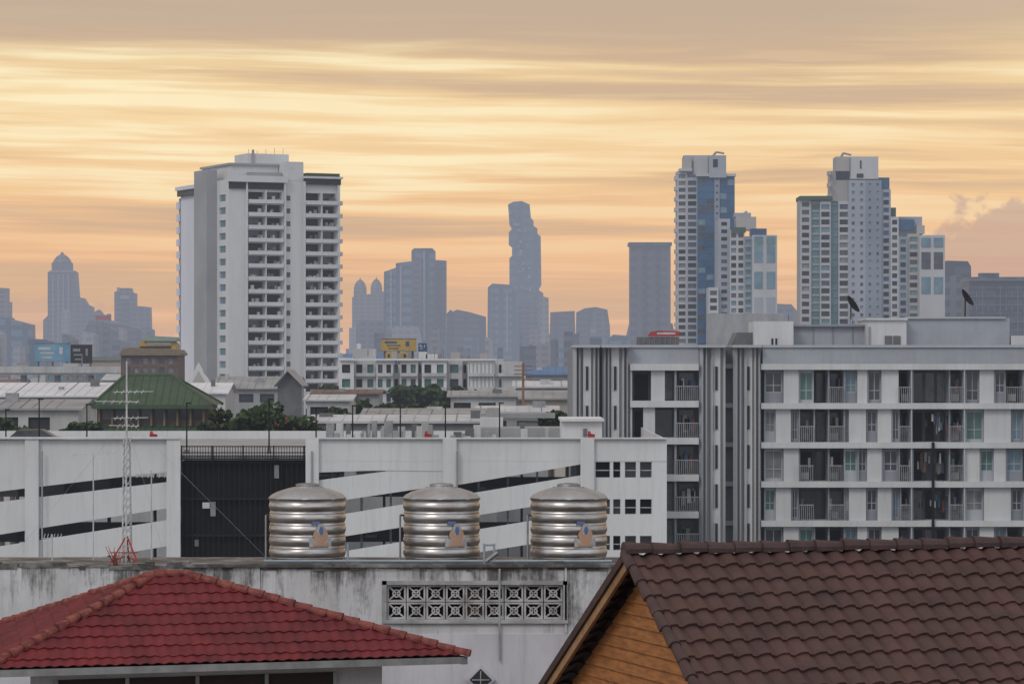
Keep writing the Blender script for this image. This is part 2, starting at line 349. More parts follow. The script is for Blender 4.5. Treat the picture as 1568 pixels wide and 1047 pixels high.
# ------------------------------------------------------------------ white residential tower
tw=mat('tower_white_paint',g(.60,.0),g(.50,.0),.08,(1,1,.2),dirt=.3)
tws=mat('tower_lilac_white_side',(.66,.66,.72,1),(.58,.58,.64,1),.08,(1,1,.2))  # paler lilac tone for the left face
tg=mat('tower_grey_panel',g(.33,.03),g(.27,.03),.08)
b=B('residential_tower'); yaw=math.radians(25); A=(X(350,770),770.0)
b.fr(A[0],A[1],yaw)
zt=68.0; fh=3.03; fl=[k*fh+2.2 for k in range(21)]
cols=[(4.9,9.0),(9.25,13.4)]; cols2=[(19.3,23.2),(23.45,27.2)]
rows=[(z_-.1,z_+2.35) for z_ in fl if z_+2<zt-2.5]
b.facade(0,14.2,0,zt,cols,rows,tw,[dark,dark,glassA],1.5)
b.facade(14.2,18.9,0,zt,[(14.6,15.6)],[(z_+.4,z_+1.6) for z_ in fl if z_<zt-3],tw,glassA,.3)
b.facade(18.9,28,0,zt,cols2,rows,tw,[dark,dark,glassA],1.5)
for z_,_ in rows:
    for (a,c) in cols+cols2:
        b.box(a-.1,c+.1,-1.1,-.002,z_-.3,z_-.12,tw)
        b.box(a-.1,c+.1,-1.1,-.98,z_-.12,z_+.62,tw)
        b.box(a-.1,a+.05,-.98,-.002,z_-.12,z_+.62,tw); b.box(c-.05,c+.1,-.98,-.002,z_-.12,z_+.62,tw)
        for q in range(3):
            if R()<.55:
                e=U(a+.2,c-1); b.box(e,e+U(.4,.9),-.5,.1,z_+.5,z_+U(.9,1.6),random.choice([white2,grey,greyd,curtain]))
b.box(13.7,14.1,-1.0,-.002,0,zt-.5,tw); b.box(4.2,4.6,-.7,-.002,0,zt-.3,tw); b.box(18.8,19.15,-.9,-.002,0,zt-.2,tw)
b.box(27.4,28.0,-.8,-.002,0,zt-.1,tw); b.box(9.0,9.25,-.9,-.002,0,zt-2.4,tw); b.box(23.2,23.45,-.9,-.002,0,zt-2.4,tw)
b.face([(28,0,0),(28,20,0),(28,20,zt),(28,0,zt)],tw)
for z_,_ in rows: b.box(28.01,29.2,.5,5,z_-.3,z_+.7,tw)
b.face([(0,0,zt-.8),(28,0,zt-.8),(28,34,zt-.8),(0,34,zt-.8)],grey)
b.face([(0,34,0),(28,34,0),(28,34,zt),(0,34,zt)],tw)
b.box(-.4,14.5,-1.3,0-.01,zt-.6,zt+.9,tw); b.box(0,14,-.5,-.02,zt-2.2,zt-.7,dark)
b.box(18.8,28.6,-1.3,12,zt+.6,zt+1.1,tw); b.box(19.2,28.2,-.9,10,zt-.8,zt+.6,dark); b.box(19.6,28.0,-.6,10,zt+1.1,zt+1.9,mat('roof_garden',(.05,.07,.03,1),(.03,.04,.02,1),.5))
b.facade(14.2,18.9,zt,zt+4.5,[(15.6,16.6)],[(zt+1.5,zt+3)],tw,dark,.3,v=-.05)
b.box(14.2,18.9,0,5,zt,zt+4.5,tw)
b.box(7,17.5,6,15,zt-.8,zt+6.6,tw); b.box(9,12,5.95,6.1,zt+2.5,zt+4.2,glassA); b.box(8,8.6,5.7,5.9,zt+0,zt+7.5,tg); b.box(6,14,1.5,4,zt-.8,zt+1.9,tg)
for k in range(5): b.tube((8+k*2.2,8,zt+6.6),(8+k*2.2,8,zt+6.6+U(.6,1.9)),.06,tg,4)
C=(A[0]-34*math.sin(yaw),A[1]+34*math.cos(yaw)); b.fr(C[0],C[1],yaw-math.pi/2)
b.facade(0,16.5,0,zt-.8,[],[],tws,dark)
b.facade(16.5,34,0,zt,[(27.6,32)],[(z_+.1,z_+1.7) for z_ in fl if z_<zt-4],tw,[glassB,tealm],.3)
b.box(17,26,-2.6,-.003,0,zt+2.6,tg); b.box(16.6,17,-.9,-.003,0,zt+1,tw)
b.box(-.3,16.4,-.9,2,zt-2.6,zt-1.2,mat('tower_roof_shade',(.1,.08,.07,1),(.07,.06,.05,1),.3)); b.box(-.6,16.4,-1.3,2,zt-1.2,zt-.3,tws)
b.box(10,30,2,14,zt-.8,zt+3.6,tw); b.box(9.5,30.5,1.5,14.5,zt+3.6,zt+4.1,tg)
for z_ in fl:
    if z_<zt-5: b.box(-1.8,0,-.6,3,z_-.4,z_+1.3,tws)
b.box(-.9,0,-.2,3,0,zt-3,tg)
b.done()
# ------------------------------------------------------------------ condominium towers
cw=mat('condo_white',g(.48,.02),g(.38,.02),.05,(1,1,.2)); cg=mat('condo_grey',(.25,.285,.33,1),(.2,.235,.28,1),.05); cb=mat('condo_beige',(.41,.38,.35,1),(.33,.31,.30,1),.05)
cwg=mat('condo_light_grey',(.34,.365,.405,1),(.28,.305,.345,1),.05)
def strip(b,x0,x1,yt,d,m,mg,nc=1,fp=11.9,fr=.55,cf=.62,rec=.5,dep=14):
    zt=Z(yt,d); fh=fp/F*d; n=int((zt-2)/fh)
    W=(x1-x0)/nc; cols=[(x0+W*(k+.5-cf/2),x0+W*(k+.5+cf/2)) for k in range(nc)]
    b.fr(0,d,0)
    b.facade(X(x0,d),X(x1,d),0,zt,[(X(a,d),X(c,d)) for a,c in cols],[(zt-1.2-(k+1)*fh+fh*(1-fr),zt-1.2-k*fh) for k in range(n)],m,mg,rec)
    x0m,x1m=X(x0,d),X(x1,d)
    for q in ([(x0m,0,0),(x0m,dep,0),(x0m,dep,zt),(x0m,0,zt)],[(x1m,0,0),(x1m,dep,0),(x1m,dep,zt),(x1m,0,zt)],[(x0m,0,zt),(x1m,0,zt),(x1m,dep,zt),(x0m,dep,zt)],[(x0m,dep,0),(x1m,dep,0),(x1m,dep,zt),(x0m,dep,zt)]): b.face(q,m)
    b.fr()
gr_=mat('roof_green',(.06,.10,.07,1),None,.3)
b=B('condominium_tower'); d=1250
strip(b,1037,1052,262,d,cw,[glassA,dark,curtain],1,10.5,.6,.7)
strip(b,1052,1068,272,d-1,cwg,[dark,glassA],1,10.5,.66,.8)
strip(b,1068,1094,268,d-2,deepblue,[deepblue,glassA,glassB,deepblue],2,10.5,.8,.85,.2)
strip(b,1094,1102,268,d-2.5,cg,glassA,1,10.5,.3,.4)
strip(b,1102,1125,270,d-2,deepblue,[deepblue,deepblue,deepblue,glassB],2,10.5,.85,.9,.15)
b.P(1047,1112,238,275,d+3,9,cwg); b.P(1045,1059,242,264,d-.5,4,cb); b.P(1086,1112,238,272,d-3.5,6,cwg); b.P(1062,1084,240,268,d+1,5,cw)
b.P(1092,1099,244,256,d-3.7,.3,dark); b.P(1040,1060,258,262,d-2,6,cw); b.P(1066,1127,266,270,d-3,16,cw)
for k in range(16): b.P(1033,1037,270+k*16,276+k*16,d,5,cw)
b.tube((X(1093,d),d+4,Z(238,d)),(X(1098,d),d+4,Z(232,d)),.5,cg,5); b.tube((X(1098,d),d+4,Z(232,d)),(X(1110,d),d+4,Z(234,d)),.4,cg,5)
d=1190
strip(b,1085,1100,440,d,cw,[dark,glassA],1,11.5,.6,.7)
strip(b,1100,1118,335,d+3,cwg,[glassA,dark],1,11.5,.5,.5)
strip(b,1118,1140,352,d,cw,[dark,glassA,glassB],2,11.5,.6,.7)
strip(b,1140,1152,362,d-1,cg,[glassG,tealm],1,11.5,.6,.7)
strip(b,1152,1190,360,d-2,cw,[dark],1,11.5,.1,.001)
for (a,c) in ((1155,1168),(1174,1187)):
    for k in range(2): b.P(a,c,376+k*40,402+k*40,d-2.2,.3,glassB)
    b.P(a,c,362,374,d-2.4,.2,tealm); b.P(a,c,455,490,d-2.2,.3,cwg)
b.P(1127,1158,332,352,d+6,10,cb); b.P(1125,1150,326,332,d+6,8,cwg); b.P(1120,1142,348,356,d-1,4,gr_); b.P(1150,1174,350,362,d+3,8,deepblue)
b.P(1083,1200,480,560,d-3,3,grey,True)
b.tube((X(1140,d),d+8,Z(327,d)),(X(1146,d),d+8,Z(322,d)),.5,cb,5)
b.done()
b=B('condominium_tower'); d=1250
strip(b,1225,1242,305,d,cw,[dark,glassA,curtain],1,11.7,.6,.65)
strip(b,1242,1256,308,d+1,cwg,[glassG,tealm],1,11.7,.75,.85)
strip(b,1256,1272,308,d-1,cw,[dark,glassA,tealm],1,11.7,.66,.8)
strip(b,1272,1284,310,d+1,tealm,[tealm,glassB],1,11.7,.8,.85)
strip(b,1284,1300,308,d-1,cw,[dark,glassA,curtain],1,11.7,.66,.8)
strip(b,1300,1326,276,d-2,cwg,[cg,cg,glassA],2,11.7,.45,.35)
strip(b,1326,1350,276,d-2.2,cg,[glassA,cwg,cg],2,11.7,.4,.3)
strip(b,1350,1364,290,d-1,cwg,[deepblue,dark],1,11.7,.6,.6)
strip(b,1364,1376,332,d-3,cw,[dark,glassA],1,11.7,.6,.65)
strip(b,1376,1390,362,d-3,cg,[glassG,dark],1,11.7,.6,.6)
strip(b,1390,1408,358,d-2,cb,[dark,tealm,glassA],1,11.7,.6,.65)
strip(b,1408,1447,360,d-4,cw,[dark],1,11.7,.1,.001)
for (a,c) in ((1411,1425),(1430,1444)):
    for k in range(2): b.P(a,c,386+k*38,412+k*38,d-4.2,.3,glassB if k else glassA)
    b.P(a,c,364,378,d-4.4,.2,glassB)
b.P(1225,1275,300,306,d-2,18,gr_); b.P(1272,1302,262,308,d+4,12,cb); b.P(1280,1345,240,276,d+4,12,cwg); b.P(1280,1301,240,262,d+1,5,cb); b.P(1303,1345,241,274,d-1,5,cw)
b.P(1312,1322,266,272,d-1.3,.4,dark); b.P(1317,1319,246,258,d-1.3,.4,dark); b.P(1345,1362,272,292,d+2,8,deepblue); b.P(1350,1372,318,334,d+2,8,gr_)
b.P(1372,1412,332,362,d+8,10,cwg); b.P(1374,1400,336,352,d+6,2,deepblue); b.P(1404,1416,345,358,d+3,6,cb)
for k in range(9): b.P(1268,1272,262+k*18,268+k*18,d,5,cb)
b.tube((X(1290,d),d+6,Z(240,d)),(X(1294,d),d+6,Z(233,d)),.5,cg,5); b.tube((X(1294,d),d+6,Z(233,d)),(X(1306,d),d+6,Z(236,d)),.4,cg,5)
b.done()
# ------------------------------------------------------------------ white mid-rise block
b=B('mid_rise_apartment_block'); d=600
rows=[(558+k*22,571+k*22) for k in range(7)]
secs=[(519,542,548,0),(542,576,546,1.5),(576,602,552,0),(602,612,560,3),(612,640,552,0),(640,646,560,3),(646,684,552,0),(684,708,551,1.2),(708,716,560,3),(716,757,552,0),(757,800,553,2)]
for i,(a,c,t,o) in enumerate(secs):
    dd=d+o; n=max(1,int((c-a)/13)); W=(c-a)/n
    cols=[(a+W*(k+.2),a+W*(k+.75)) for k in range(n)]
    if i==9: cols=[]
    if i==10: cols=[(764,768)]
    b.fP(a,c,t,750,dd,cols,[r for r in rows],white2 if i%3 else white,[glassA,dark,glassG],.5)
    b.face([(X(a,dd),dd,Z(t,dd)),(X(c,dd),dd,Z(t,dd)),(X(c,dd),dd+18,Z(t,dd)),(X(a,dd),dd+18,Z(t,dd))],grey)
    b.face([(X(a,d),d,0),(X(a,d),d+18,0),(X(a,d),d+18,Z(t,dd)),(X(a,d),d,Z(t,dd))],white2)
    if n>1:
        for k in range(6): b.P(a+1,c-1,571+k*22,576+k*22,d+o-.9,.85,white2)
for k in range(7): b.P(718+k*6,719+k*6,556,620,d-.15,.14,grey)
b.P(540,575,534,552,d+5,6,white2); b.P(546,552,526,536,d+6,3,white); b.P(520,760,549,552,d-.6,.5,white)
for a in (600,640,652,690,735): b.P(a,a+U(10,18),U(538,543),552,d+6,4,random.choice([white,grey,cb]))
for a in range(14): 
    q=U(525,755); b.tube((X(q,d),d+5,Z(552,d)),(X(q,d),d+5,Z(U(530,545),d)),.07,greyd,4)
b.done()
ylw=mat('faded_yellow_sign',(.46,.30,.06,1),(.36,.22,.045,1),.5,rough=.6); blu=mat('blue_sign',(.03,.08,.2,1),None,.5); redm=mat('red_paint',(.42,.03,.035,1),(.3,.03,.03,1),1,rough=.5); skyb=mat('led_screen_blue',(.08,.22,.36,1),(.2,.34,.42,1),.12); wsign=mat('white_sign',g(.5,0))
def board(name,x0,x1,yt,yb,d,m,m2=None,deco=True):
    b=B(name); b.P(x0,x1,yt,yb,d,.6,m)
    b.P(x0-.6,x1+.6,yt-.8,yt,d-.1,.8,greyd); b.P(x0-.6,x1+.6,yb,yb+.8,d-.1,.8,greyd)
    for k in range(3):
        xx=X(x0+(x1-x0)*(.1+.4*k),d); b.tube((xx,d+1,0),(xx,d+1,Z(yt+2,d)),.25,greyd,5)
    if m2 and deco:
        w_=x1-x0; h_=yb-yt
        b.P(x0+w_*.1,x0+w_*.45,yt+h_*.2,yt+h_*.36,d-.06,.05,m2); b.P(x0+w_*.15,x0+w_*.55,yt+h_*.5,yt+h_*.58,d-.06,.05,m2); b.P(x0+w_*.7,x0+w_*.8,yt+h_*.2,yt+h_*.6,d-.08,.05,m2); b.P(x0+w_*.2,x0+w_*.5,yt+h_*.75,yt+h_*.83,d-.06,.05,m2)
    b.done()
board('billboard',584,637,519,537,630,ylw,blu); board('billboard',641,653,526,536,630,blu,wsign)
b=B('directional_sign'); b.P(590,625,540,550,628,.4,ylw)
for k in range(4): b.P(594+k*8,596+k*8+U(0,2),542,547,627.9,.08,dark)
b.tube((X(606,628),628.8,0),(X(606,628),628.8,Z(545,628)),.2,greyd); b.done()
board('billboard',53,107,526,553,900,skyb,wsign); board('billboard',108,141,528,556,890,black,curtain)
board('billboard',146,170,484,489,3000,redm)
b=B('rooftop_sign'); d=420
b.P(975,1040,516,532,d,.5,greyd); b.sil([(992,514),(996,508),(1010,506),(1040,507),(1040,514)],d-.2,.4,redm,z0=Z(515,d)); b.P(1006,1034,509,512,d-.25,.04,wsign)
for k in range(8): b.P(978+k*8,979+k*8,518,530,d-.2,.1,curtain)
for k in range(3): b.tube((X(980+k*26,d),d+1,0),(X(980+k*26,d),d+1,Z(518,d)),.12,greyd)
b.done()
b=B('elevated_expressway'); d=820
b.box(X(-200,d),X(215,d),d,d+14,Z(574,d),Z(568,d),grey); b.box(X(-200,d),X(215,d),d-.3,d-.01,Z(571,d),Z(561,d),white2)
for k in range(8): b.box(X(-180+k*52,d),X(-174+k*52,d),d+4,d+8,0,Z(574,d),grey)
for k in range(5): b.tube((X(-60+k*60,d),d+7,Z(562,d)),(X(-60+k*60,d),d+7,Z(545,d)),.12,metal,4)
b.done()
b=B('yellow_roofed_building'); d=700; br_=mat('brown_brick',(.15,.095,.075,1),(.10,.07,.06,1),.3)
b.fP(185,273,540,720,d,[(192+k*13,200+k*13) for k in range(6)],[(548+k*14,557+k*14) for k in range(6)],br_,[glassA,curtain],.3)
b.P(185,273,541,760,d+.6,14,br_,True); b.sil([(183,541),(188,534),(200,532),(270,535),(275,541)],d-1,17,mat('brown_fascia',(.2,.15,.10,1)),z0=Z(544,d))
b.sil([(210,535),(214,524),(224,519),(262,520),(268,527),(269,535)],d+3,9,ylw,z0=Z(536,d)); b.sil([(219,519),(230,514),(268,516),(270,520)],d+2,9,mat('pale_green_roof',(.25,.33,.28,1)),z0=Z(522,d)); b.P(225,262,524,528,d+2.8,.1,wsign); b.P(214,262,530,533,d+2.8,.1,dark)
b.done()
def shed(name,x0,x1,yr,ye,d,dep,mr_,mw_,ybase=None,cols=()):
    b=B(name); ze=Z(ye,d); zr=Z(yr,d+dep/2)
    xa,xb=X(x0,d),X(x1,d)
    b.hexa([(xa-.5,d-.6,ze),(xb+.5,d-.6,ze),(xb+.5,d+dep/2,zr),(xa-.5,d+dep/2,zr),(xa-.5,d-.6,ze+.2),(xb+.5,d-.6,ze+.2),(xb+.5,d+dep/2,zr+.2),(xa-.5,d+dep/2,zr+.2)],mr_)
    b.face([(xa-.5,d+dep/2,zr+.2),(xb+.5,d+dep/2,zr+.2),(xb+.5,d+dep+.6,ze),(xa-.5,d+dep+.6,ze)],mr_)
    n=int((xb-xa)/3.2); 
    b.fr(0,d,0); b.facade(xa,xb,0,ze,[(xa+k*3.2+.4,xa+k*3.2+2.6) for k in range(n)],[(ze-2.0,ze-.7),(ze-5.4,ze-4)],mw_,[glassA,dark,curtain],.3); b.fr()
    for q in (xa,xb): b.face([(q,d,0),(q,d+dep,0),(q,d+dep,ze),(q,d+dep/2,zr),(q,d,ze)],mw_)
    nn=int((xb-xa)/1.2)
    for k in range(nn): 
        xx=xa+k*1.2; b.hexa([(xx,d-.6,ze+.2),(xx+.06,d-.6,ze+.2),(xx+.06,d+dep/2,zr+.2),(xx,d+dep/2,zr+.2),(xx,d-.6,ze+.26),(xx+.06,d-.6,ze+.26),(xx+.06,d+dep/2,zr+.26),(xx,d+dep/2,zr+.26)],greyd if k%5==0 else mr_)
    for k in range(int((xb-xa)/6)):
        xx=U(xa,xb-1.5); t=U(.3,.8); zz=ze+(zr-ze)*t; b.box(xx,xx+U(.5,1.5),d+dep/2*t-.4,d+dep/2*t+.4,zz,zz+U(.5,1.1),random.choice([metal,greyd,white2]))
    b.done()
bwr=mat('bright_white_metal_roof',g(.68,.04),g(.52,.03),.15,rough=.5,dirt=.35)
shed('warehouse',-60,168,588,608,380,26,bwr,white2); shed('warehouse',-60,120,614,628,330,14,rf[0],white2)
shed('warehouse',330,455,578,596,500,16,rf[0],grey); shed('warehouse',270,345,588,603,460,16,bwr,white2)
shed('blue_roofed_shed',805,885,563,575,520,18,rf[2],grey); shed('warehouse',790,885,585,594,430,12,rf[4],grey)
shed('warehouse',470,535,606,614,400,16,rf[4],white2); shed('warehouse',560,735,628,637,300,12,rf[0],greyd)
shed('warehouse',735,850,624,633,320,12,rf[4],grey); shed('warehouse',480,760,638,648,275,10,rf[4],grey); shed('warehouse',690,790,600,608,420,12,rf[0],white2)
shed('warehouse',480,580,598,604,460,14,rf[1],grey); shed('warehouse',800,870,600,612,380,10,rf[0],wl[1])
b=B('gable_roof_house'); d=440
b.sil([(425,592),(441,569),(462,590)],d,.3,greyd,z0=0)
for sgx in (464,420):
    q=[(441,568),(sgx,592),(sgx,590),(441,566)]
    b.hexa([(X(a,d),d-1,Z(c,d)) for a,c in q]+[(X(a,d),d+12,Z(c,d)) for a,c in q],rf[0])
b.done()
b=B('temple_pavilion'); d=520
b.sil([(284,592),(290,578),(296,572),(300,562),(304,555),(308,562),(312,572),(318,578),(326,592)],d,.5,white,z0=Z(600,d)); b.sil([(292,590),(304,568),(316,590)],d-.2,.2,cb,z0=Z(591,d))
b.P(286,324,598,700,d+.6,8,white2,True); b.P(288,292,596,606,d-1,1,white); b.P(316,320,596,606,d-1,1,white); b.done()
grn=mat('green_metal_roof',(.05,.085,.042,1),(.035,.06,.032,1),.5,(1,1,1),rough=.65,dirt=.5)
b=B('green_hip_roof_building'); d=300
def hip(b,x0,x1,r0,r1,ye,yr,d,dep,m,rib=.7):
    ze=Z(ye,d); zr=Z(yr,d+dep/2); xa,xb=X(x0,d),X(x1,d); ra,rb=X(r0,d+dep/2),X(r1,d+dep/2)
    Aq,Bq,Cq,Dq=(xa,d,ze),(xb,d,ze),(xb,d+dep,ze),(xa,d+dep,ze); Rq,Sq=(ra,d+dep/2,zr),(rb,d+dep/2,zr)
    b.face([Aq,Bq,Sq,Rq],m); b.face([Bq,Cq,Sq],m); b.face([Cq,Dq,Rq,Sq],m); b.face([Dq,Aq,Rq],m)
    for p,q in ((Aq,Rq),(Bq,Sq),(Rq,Sq),(Cq,Sq),(Dq,Rq)): b.tube(p,q,.16,m,5)
    b.box(xa,xb,d-.05,d+.1,ze-.35,ze+.02,m)
    n=int((xb-xa)/rib)
    for k in range(1,n):
        xx=xa+k*rib; t=1.0
        if xx<ra: t=(xx-xa)/(ra-xa)
        if xx>rb: t=(xb-xx)/(xb-rb)
        b.tube((xx,d,ze+.03),(xx,d+dep/2*t,ze+(zr-ze)*t+.03),.05,m,3)
hip(b,140,326,192,262,620,574,d,10,grn)
b.fP(148,320,618,652,d+1.5,[(156+k*20,170+k*20) for k in range(8)],[(626,642)],br_,[glassA,curtain],.2)
b.P(148,320,619,900,d+1.9,7,br_,True)
for k in range(9): b.P(150+k*20,153+k*20,620,652,d+.9,.5,mat('brown_fascia',(.2,.15,.10,1)))
hip(b,132,342,150,324,668,652,d-3,9,grn)
b.P(136,338,668,900,d-1.5,8,white2,True)
b.done()
# ------------------------------------------------------------------ trees
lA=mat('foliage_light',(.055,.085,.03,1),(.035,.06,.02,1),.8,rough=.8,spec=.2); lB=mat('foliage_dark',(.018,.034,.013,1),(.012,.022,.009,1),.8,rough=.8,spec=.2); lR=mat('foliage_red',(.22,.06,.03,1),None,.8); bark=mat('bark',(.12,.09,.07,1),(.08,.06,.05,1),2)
def tree(px,ytop,d,wd,hc,name='broadleaf_tree',n=2600,leaf=.34,red=0,base=0):
    b=B(name); cx=X(px,d); zt=Z(ytop,d); cz=zt-hc/2; rng=random
    b.tube((cx,d,base),(cx+U(-.3,.3),d,cz-hc*.1),.35,bark,8,.2)
    blobs=[]
    for k in range(18):
        a=U(0,6.28); r=math.sqrt(R())*.75; zz=U(-.75,.9); sc=math.sqrt(max(.1,1-(zz*.8)**2))
        c=(cx+math.cos(a)*r*wd/2*sc,d+math.sin(a)*r*wd/2*sc,cz+zz*hc/2*.85)
        blobs.append((c,U(.11,.27)*wd*.8)); b.tube((cx,d,cz-hc*.3),c,.12,bark,4,.03)
    for k in range(n):
        c,r=random.choice(blobs); v=Vector((rng.gauss(0,1),rng.gauss(0,1),rng.gauss(0,1))).normalized()
        rr=r*U(.45,1.1); p=Vector(c)+Vector((v.x*rr,v.y*rr,v.z*rr*.65)); 
        a=Vector((rng.gauss(0,1),rng.gauss(0,1),rng.gauss(0,1))).normalized(); t=a.cross(v); 
        if t.length<.01: continue
        t.normalize(); a2=t.cross(a).normalized(); L_=leaf*U(.5,1.2)
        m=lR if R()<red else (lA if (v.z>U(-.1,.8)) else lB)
        b.face([tuple(p-t*L_-a2*L_*.5),tuple(p+t*L_*.3-a2*L_*.7),tuple(p+t*L_+a2*L_*.4),tuple(p-t*L_*.2+a2*L_*.8)],m)
    b.done()
for (px,yt,d,wd,hc,red) in [(350,624,270,4.8,5,0),(380,617,266,6.5,6,0),(413,622,264,5.8,5.5,0),(440,632,262,5,4,.06),(464,640,260,4.5,4,.12),(487,646,260,4,3,0),(333,640,272,4,4,0),
      (622,586,550,7.5,7,0),(655,582,548,9,8,0),(690,590,552,7,6,0),(5,634,292,4,5,0),(120,636,289,4.5,5,0),(98,652,290,3.4,3,0),(22,652,290,4,3.5,0),(560,612,420,7,6,0),(590,618,430,6,5,0),(845,632,262,3,2,0),(520,622,400,5,4,0),
      (345,600,700,10,6,0),(730,600,600,7,5,0),(505,590,650,6,5,0),(760,612,440,5,4,0),(640,622,330,4,3,0)]:
    tree(px,yt,d,wd,hc,red=red,n=2600,leaf=.00095*d)
# ------------------------------------------------------------------ parking garage
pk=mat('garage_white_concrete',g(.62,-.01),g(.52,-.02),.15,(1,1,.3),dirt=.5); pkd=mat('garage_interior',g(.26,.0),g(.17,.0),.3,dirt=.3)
b=B('parking_garage'); d=200
zr=Z(697,d)
b.box(X(-200,d),X(1021,d),d+.4,d+46,zr-.3,zr,grey)
b.box(X(-200,d),X(1021,d),d+45,d+45.3,zr-1.5,Z(682,d),pk)
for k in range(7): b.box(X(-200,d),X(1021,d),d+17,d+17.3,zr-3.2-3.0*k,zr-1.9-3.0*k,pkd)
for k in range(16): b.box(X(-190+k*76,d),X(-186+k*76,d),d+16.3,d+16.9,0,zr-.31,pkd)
b.box(X(1019,d),X(1021,d),d,d+46,0,Z(672,d),pk)
c1=lambda q:760-.118*q; c2=lambda q:827-.157*q; c3=lambda q:886-.165*q
xa_,xb_=-200,275
b.para(xa_,676,c1(xa_)-8,xb_,671,c1(xb_)-8,d-.05,.3,pk)
for (t,e,u1,u2) in ((c1,c2,8,-9),(c2,c3,9,-8),(c3,lambda q:c3(q)+60,8,0)):
    b.para(xa_,t(xa_)+u1,e(xa_)+u2,xb_,t(xb_)+u1,e(xb_)+u2,d,.3,pk)
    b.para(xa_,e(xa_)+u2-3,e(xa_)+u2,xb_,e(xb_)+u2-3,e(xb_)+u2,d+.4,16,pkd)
for a in (38,255): b.P(a,a+21,671,900,d-.3,.28,pk,True)
b.P(-60,-40,671,900,d-.3,.28,pk,True)
b.P(-200,276,669,672,d-.4,.5,white)
b.P(277,468,706,1060,d+.9,6,black,True)
scr=mat('black_mesh_screen',(.02,.022,.026,1),(.012,.013,.016,1),3,rough=.8,spec=.15)
for k in range(24): b.P(278+k*8,279+k*8,706,1000,d+.5,.1,scr)
for k in range(4): b.P(277,468,706+k*56,709+k*56,d+.55,.3,scr)
for k in range(46): b.P(277+k*4.15,277.9+k*4.15,684,703,d+.2,.06,black)
for yy in (682.5,692,702): b.P(277,468,yy,yy+1.6,d+.15,.1,black)
for k in range(5): b.P(277+k*47,279+k*47,682,706,d+.1,.15,black)
b.P(322,330,768,790,d+.3,.15,curtain); b.P(310,321,769,778,d+.3,.15,wsign); b.P(420,427,712,732,d+.3,.15,curtain); b.P(298,304,826,836,d+.3,.15,greyd)
b.P(468,488,672,1060,d-.3,.28,pk,True)
b.P(468,1021,672,706,d-.05,.3,pk); b.P(468,1021,670,672,d-.3,.7,white)
b.para(488,706,723,575,706,720,d-.04,.3,pk); b.para(575,706,720,690,706,721,d-.04,.3,pk)
b.para(690,706,744,905,706,708,d-.04,.3,pk)
b.para(488,735,771,690,708,741,d,.3,pk)
for k in range(5):
    y0=793+k*57
    b.para(488,y0,y0+34,905,y0-68,y0-68+36,d,.3,pk)
    b.para(488,y0+31,y0+34,905,y0-35,y0-32,d+.4,16,pkd)
for a in (678,889): b.P(a,a+21,672,1060,d-.3,.28,pk,True)
for k in range(9): b.box(X(500+k*46,d),X(503+k*46,d),d+5,d+5.5,0,zr-.3,pk)
for k in range(14): 
    q=U(495,880); y0=U(740,860); b.P(q,q+U(6,20),y0,y0+4,d+4,1.5,random.choice([greyd,curtain,black]))
b.fP(910,1021,706,1000,d-.02,[(912,934),(939,950),(957,974),(980,998)],[(707,731),(764,787),(820,842),(876,900)],pk,[pkd,dark],1.2)
for yy in (707,764,820): b.P(912,998,yy+12,yy+13.5,d+.2,.06,white2)
b.P(860,922,643,700,d+6,8,white); b.P(858,925,641,645,d+5.6,9,white); b.P(893,899,656,668,d+5.9,.08,greyd); b.P(735,862,655,672,d+22,6,grey); b.P(735,770,640,672,d+26,5,white2); b.P(745,765,625,660,d+30,5,grey)
b.P(735,850,633,640,d+38,4,grey)
for k in range(44):
    q=U(490,850); h_=U(2,7); dd=d+U(3,30); zb=zr; b.box(X(q,dd),X(q+U(3,14),dd),dd,dd+1,zb,zb+h_*.16+.6,random.choice([white2,grey,greyd,metal,grey]))
for k in range(5): b.box(X(492,d),X(850,d),d+6+k*7,d+6.15+k*7,zr+.1,zr+.3,metal)
for a in (478,700,66): b.tube((X(a,d),d-.4,Z(690,d)),(X(a,d),d-.4,0),.05,grey,6)
b.done()
def lamp(px,yt,d,name='lamp_post',arm=1):
    b=B(name); x0=X(px,d); b.tube((x0,d,zr),(x0,d,Z(yt,d)),.055,black,6,.04); b.box(x0-.12,x0+.12,d-.12,d+.12,zr,zr+.25,greyd)
    b.box(x0-.06,x0+.26*arm,d-.12,d+.12,Z(yt,d),Z(yt,d)+.08,black); b.done()
for px,yt in ((540,622),(613,625),(682,622),(765,618),(133,620),(60,612),(286,618),(484,625),(9,628),(412,612)): lamp(px,yt,204)
for px in (234,655,905):
    b=B('red_alarm_cabinet'); d=200.9; b.P(px-5,px+6,665,690,d,.35,redm); b.sil([(px-5,665),(px-4,660),(px-1,660),(px,664),(px+6,665)],d,.3,redm,z0=Z(666,d)); b.P(px-2,px+2,674,680,d-.03,.03,wsign); b.done()
